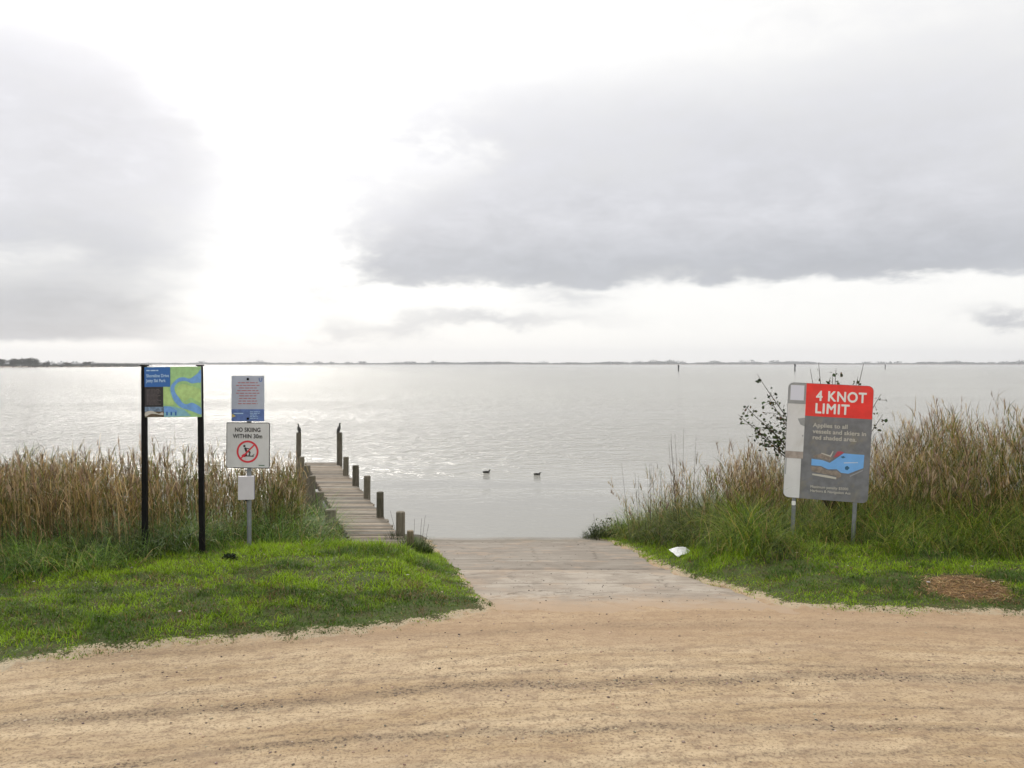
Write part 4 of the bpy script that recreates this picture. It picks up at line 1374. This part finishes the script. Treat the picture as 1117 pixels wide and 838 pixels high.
# ------------------------------------------------------------------ litter
xs_ = np.linspace(-.15, .15, 16); ys_ = np.linspace(-.12, .12, 11)
lit_loc = (2.56, 11.62, float(ground_z(2.56, 11.62))+.075)
m = bpy.data.materials.new('paper'); m.use_nodes = True
g = G(m.node_tree); o = g.n('ShaderNodeOutputMaterial'); p = g.n('ShaderNodeBsdfPrincipled'); g.nt.links.new(p.outputs[0], o.inputs[0])
tc = g.n('ShaderNodeTexCoord').outputs['Object']
q = g.ss(g.noise(tc, 18, 3, .6), .60, .66)
g.put(p.inputs['Base Color'], g.mix(g.mul(q, .6), (0.85, 0.85, 0.86), (0.28, 0.30, 0.30)))
p.inputs['Roughness'].default_value = .6
lit = grid_mesh('paper_litter', xs_, ys_, lambda X, Y: .012*(vnoise(X+3, Y+2, 16, 2)-.5)*2-.10*np.abs(X+.04)+.22*Y+.06*X, m, smooth=False)
lit.location = lit_loc; lit.rotation_euler = (0, 0, .35)
sol = lit.modifiers.new('sol', 'SOLIDIFY'); sol.thickness = .0015
tag(lit, 'crumpled white paper lying on the grass edge right of the ramp', 'litter')

# ------------------------------------------------------------------ straw patch
n = 2100
a = rng.uniform(0, 2*np.pi, n); q = np.sqrt(rng.random(n))
x = STRAW_C[0]+q*np.cos(a)*.42*(.75+.5*np.sin(a*3+1)**2)+rng.normal(0, .07, n); y = STRAW_C[1]+q*np.sin(a)*.34*(.8+.4*np.cos(a*2+2)**2)+rng.normal(0, .05, n)
c = pick([(0.42, 0.24, 0.10), (0.52, 0.34, 0.15), (0.22, 0.12, 0.055), (0.60, 0.43, 0.22), (.12, .08, .04)], n, .2)
V, F, C = ribbons(np.stack([x, y, ground_z(x, y)+rng.uniform(0, .018, n)], -1), rng.uniform(.04, .12, n), rng.uniform(.004, .009, n), rng.uniform(0, 6.28, n), rng.uniform(1.35, 1.65, n), rng.uniform(-.15, .2, n), 2, c, c)
o = np_mesh('dead_straw', V, F, M_REED, col=C)
tag(o, 'flattened patch of dead reddish brown straw on the right verge', 'straw', kind='stuff')

# ------------------------------------------------------------------ pebbles and leaf litter
def stones(name, n, xr, yr, acc, size, cols, label, cat, flat=.6, zf=ground_z):
    bm = bmesh.new(); bmesh.ops.create_icosphere(bm, subdivisions=1, radius=1)
    bv = np.array([v.co[:] for v in bm.verts]); bf = np.array([[v.index for v in f.verts] for f in bm.faces]); bm.free()
    x, y = scatter(*xr, *yr, n, acc); N = len(x)
    s = size[0]+(size[1]-size[0])*rng.random(N)**4
    sc3 = s[:, None]*rng.uniform(.6, 1.3, (N, 3)); sc3[:, 2] *= flat
    V = bv[None]*(1+rng.normal(0, .12, (N, len(bv), 1)))*sc3[:, None, :]
    an = rng.uniform(0, 6.28, N); cc, ss_ = np.cos(an)[:, None], np.sin(an)[:, None]
    V = np.stack([V[..., 0]*cc-V[..., 1]*ss_, V[..., 0]*ss_+V[..., 1]*cc, V[..., 2]], -1)
    V += np.stack([x, y, zf(x, y)+s*.15], -1)[:, None, :]
    F = (np.arange(N)*len(bv))[:, None, None]+bf[None]
    c = np.repeat(pick(cols, N, .2), len(bv), 0)
    me_m = bpy.data.materials.get('stone_bits')
    if me_m is None:
        me_m = bpy.data.materials.new('stone_bits'); me_m.use_nodes = True
        gg = G(me_m.node_tree); oo = gg.n('ShaderNodeOutputMaterial'); pp = gg.n('ShaderNodeBsdfPrincipled'); gg.nt.links.new(pp.outputs[0], oo.inputs[0])
        aa = gg.n('ShaderNodeAttribute'); aa.attribute_name = 'Col'; gg.nt.links.new(aa.outputs['Color'], pp.inputs['Base Color']); pp.inputs['Roughness'].default_value = .9
    o = np_mesh(name, V.reshape(-1, 3), F.reshape(-1, 3), me_m, col=c)
    tag(o, label, cat, kind='stuff')
    return o
def road_acc(x, y):
    yc = y+.022*(x-1.8)**2-.035*x
    b_ = .18+.8*np.exp(-((yc-6.05)/.13)**2)+.7*np.exp(-((yc-5.25)/.09)**2)
    return (grass_d(x, y) < -.02)*b_*(0.3+.7*sst(vnoise(x, y, 1.5, 3), .35, .6))
stones('pebbles', 30000, (-5, 7), (4.2, 8.2), road_acc, (.002, .012), [(0.18, 0.14, 0.11), (0.30, 0.23, 0.17), (0.45, 0.36, 0.27), (0.11, 0.085, 0.07), (0.30, 0.20, 0.14)], 'small pebbles and grit scattered over the sandy track', 'pebbles')
stones('ramp_grit', 1500, (-1.6, 2.7), (8.2, 15.5), lambda x, y: (grass_d(x, y) < -.05)*(.25+.75*sst(y, 11, 8.2)), (.003, .010), [(0.12, 0.10, 0.08), (0.3, 0.25, 0.2), (0.08, 0.07, 0.06)], 'dark grit and small stones on the concrete ramp', 'grit', zf=lambda x, y: ramp_z(y)-.008)
stones('fallen_leaves', 260, (-7, 6), (6.2, 10.2), lambda x, y: 1.0*(grass_d(x, y) > .1), (.008, .022), [(0.42, 0.36, 0.22), (0.5, 0.47, 0.4), (0.30, 0.2, 0.08), (0.2, 0.13, .07)], 'scattered pale dead leaves lying on the short grass', 'leaves', flat=.15, zf=lambda x, y: ground_z(x, y)+.045)

# ------------------------------------------------------------------ far shores
M_FARLAND = mat('far_sand', (0.30, 0.24, 0.19), .9, var=.2, vscale=.05)
M_FARTREE = leaf_mat('far_foliage', .1)
def land(name, path, half, hgt, m, label):
    """long low mound along a path of (x,y) with bumpy top"""
    V, F = [], []
    pr = [(-1, 0), (-.8, .55), (-.3, 1), (.3, 1), (.8, .55), (1, 0)]
    for i, (x, y) in enumerate(path):
        k_ = hgt*(0.8+.4*random.random())*min(1, i/2, (len(path)-1-i)/2+.05)
        for a_, h_ in pr: V.append((x, y+a_*half, WATER_Z-1.0+(h_*k_+1.0 if h_ > 0 else 0)))
    for i in range(len(path)-1):
        for j in range(5): F.append((i*6+j, (i+1)*6+j, (i+1)*6+j+1, i*6+j+1))
    o = np_mesh(name, np.array(V), np.array(F), m, smooth=True)
    tag(o, label, kind='structure'); return o
hp = [(-950, 600), (-800, 640), (-700, 670), (-600, 690), (-540, 740), (-510, 800), (-490, 900), (-485, 980), (-490, 1050)]
hd = []
for (a_, b_) in zip(hp[:-1], hp[1:]):
    for t in (0, .25, .5, .75): hd.append((a_[0]+(b_[0]-a_[0])*t, a_[1]+(b_[1]-a_[1])*t))
land('headland', hd, 22, 1.3, M_FARLAND, 'low sandy headland on the left horizon')
fs_ = [(-3300+i*100, 3050+70*math.sin(i*.31)) for i in range(67)]
land('far_shore', fs_, 120, 2.2, M_FARLAND, 'distant flat shore along the horizon')

def clumps(centres, radii, per, leaf, cols):
    """foliage masses made of many small faces through the volume"""
    C0 = np.repeat(centres, per, 0); R0 = np.repeat(radii, per, 0); N = len(C0)
    d = rng.normal(0, 1, (N, 3)); d /= np.linalg.norm(d, axis=1)[:, None]
    r = rng.random(N)**.45
    P = C0+d*R0*r[:, None]
    P[:, 2] = np.maximum(P[:, 2], WATER_Z+.1)
    return round_leaves(P, leaf, cols, .25)
FCOL = [(0.035, 0.045, 0.025), (0.05, 0.06, 0.03), (0.025, 0.034, 0.02), (0.06, 0.06, 0.04)]
# scrub on the headland
pts = np.array(hd); n = 330
t = rng.random(n)**.8*(len(pts)-2); i0 = t.astype(int); f = (t-i0)[:, None]
cx = pts[i0]*(1-f)+pts[i0+1]*f+np.stack([rng.normal(0, 4, n), rng.uniform(0, 16, n)], -1)
hh = 1.4+2.1*vnoise(cx[:, 0]*.02, cx[:, 1]*.02, 1.5, 3)
cent = np.stack([cx[:, 0], cx[:, 1], WATER_Z+.8+hh*.5], -1)
V, F, C = clumps(cent, np.stack([hh*2.6, hh*1.6, hh*.75], -1), 60, .6, FCOL)
o = np_mesh('coastal_scrub', V, F, M_FARTREE, col=C); tag(o, 'dark low scrub growing along the left headland', 'scrub', kind='stuff')
# far wood
n = 1500
x = rng.uniform(-3250, 3250, n); y = np.interp(x, [q[0] for q in fs_], [q[1] for q in fs_])+rng.uniform(-70, 90, n)
hh = 4.0+11*sst(vnoise(x*.004+7, x*0, 1.3, 4), .3, .8)*(0.55+.45*sst(x, -400, 1800))
hh += 8*(rng.random(n) < .03)
cent = np.stack([x, y, WATER_Z+1.2+hh*.45], -1)
V, F, C = clumps(cent, np.stack([np.full(n, 16.0)+rng.uniform(0, 12, n), np.full(n, 12.0), hh*.62], -1), 70, 2.6, FCOL)
o = np_mesh('far_wood', V, F, M_FARTREE, col=C); tag(o, 'thin dark line of trees along the far shore', 'wood', kind='stuff')
# trees that stand out on the headland
tl = [('spreading dark tree at the left end of the headland clump, cut by the photo edge', 3, 746, 7.6, 5.5), ('rounded tree standing a little apart in the left part of the headland clump', 14, 742, 8.0, 4.0),
      ('broad tree in the middle of the headland clump', 24, 744, 8.2, 5.0), ('tallest dark tree in the headland clump', 31, 748, 8.6, 4.6),
      ('low dome shaped tree at the right end of the headland clump', 38, 752, 7.4, 5.2), ('small lone tree on the headland right of the clump', 51, 758, 4.6, 3.2),
      ('small rounded tree midway along the headland', 74, 790, 4.4, 3.4), ('small tree nearest the tip of the headland', 94, 850, 5.2, 4.0)]
for lb, px_, dd, ht, rad in tl:
    X0 = (px_-558.5)/840*dd
    tr_ = empty('tree', (X0, dd, WATER_Z+.6)); tag(tr_, lb, 'tree', 'trees on the headland')
    bm = bmesh.new(); cyl(bm, (0, 0, -.5), (.2, 0, ht*.5), .35, .2, 8)
    for k_ in range(5):
        a_ = k_*1.26
        cyl(bm, (.15, 0, ht*.35), (math.cos(a_)*rad*.55, math.sin(a_)*rad*.55, ht*.68), .16, .06, 6)
    bm_obj('trunk', bm, M_TWIG, tr_)
    ncl = 16
    ce = np.stack([rng.normal(0, rad*.45, ncl), rng.normal(0, rad*.4, ncl), ht*(.42+.45*rng.random(ncl))], -1)
    rd = np.stack([rng.uniform(.28, .5, ncl)*rad]*2+[rng.uniform(.13, .2, ncl)*ht], -1)
    Pn = np.repeat(ce, 70, 0)+rng.normal(0, .5, (ncl*70, 3))*np.repeat(rd, 70, 0)
    V, F, C = round_leaves(Pn, .42, FCOL)
    np_mesh('crown', V, F, M_FARTREE, col=C, parent=tr_)

# ------------------------------------------------------------------ channel markers
M_MARK = mat('marker_dark', (0.03, 0.03, 0.03), .7)
def marker(px_, dd, zt, r, label, top=False):
    X0 = (px_-558.5)/840*dd
    e = empty('channel_marker', (X0, dd, WATER_Z)); tag(e, label, 'marker', 'channel marker piles out on the lake')
    bm = bmesh.new(); cyl(bm, (0, 0, -2), (.03, 0, zt-WATER_Z), r, r*.92, 12, rings=3, wob=.03)
    bm_obj('pile', bm, M_MARK, e)
    bm = bmesh.new(); cyl(bm, (0, 0, zt-WATER_Z-.05), (0, 0, zt-WATER_Z+.12), r*1.6, r*1.6, 12); bm_obj('cap', bm, M_MARK, e)
    bm = bmesh.new(); box(bm, (0, -r*1.1, zt-WATER_Z-.75), (r*2.6, .05, .7), .01); bm_obj('day_board', bm, M_MARK, e)
marker(740, 388, 1.9, .34, 'dark marker pile in the middle distance left of the speed limit sign')
marker(867, 380, 2.3, .34, 'dark marker pile standing just above the top left of the speed limit sign')
marker(965.5, 520, 1.9, .28, 'faint marker pile farthest right near the horizon')

# ------------------------------------------------------------------ haze
bm = bmesh.new(); box(bm, (0, 1400, 28.5), (7400, 4400, 66))
m = bpy.data.materials.new('haze_air'); m.use_nodes = True
g = G(m.node_tree); o = g.n('ShaderNodeOutputMaterial'); v = g.n('ShaderNodeVolumePrincipled')
v.inputs['Color'].default_value = (0.93, 0.95, 1.0, 1); v.inputs['Density'].default_value = 0.00022; v.inputs['Anisotropy'].default_value = 0.3
g.nt.links.new(v.outputs[0], o.inputs['Volume'])
hz = bm_obj('haze', bm, m)
tag(hz, 'thin pale haze over the lake', 'haze', kind='stuff')
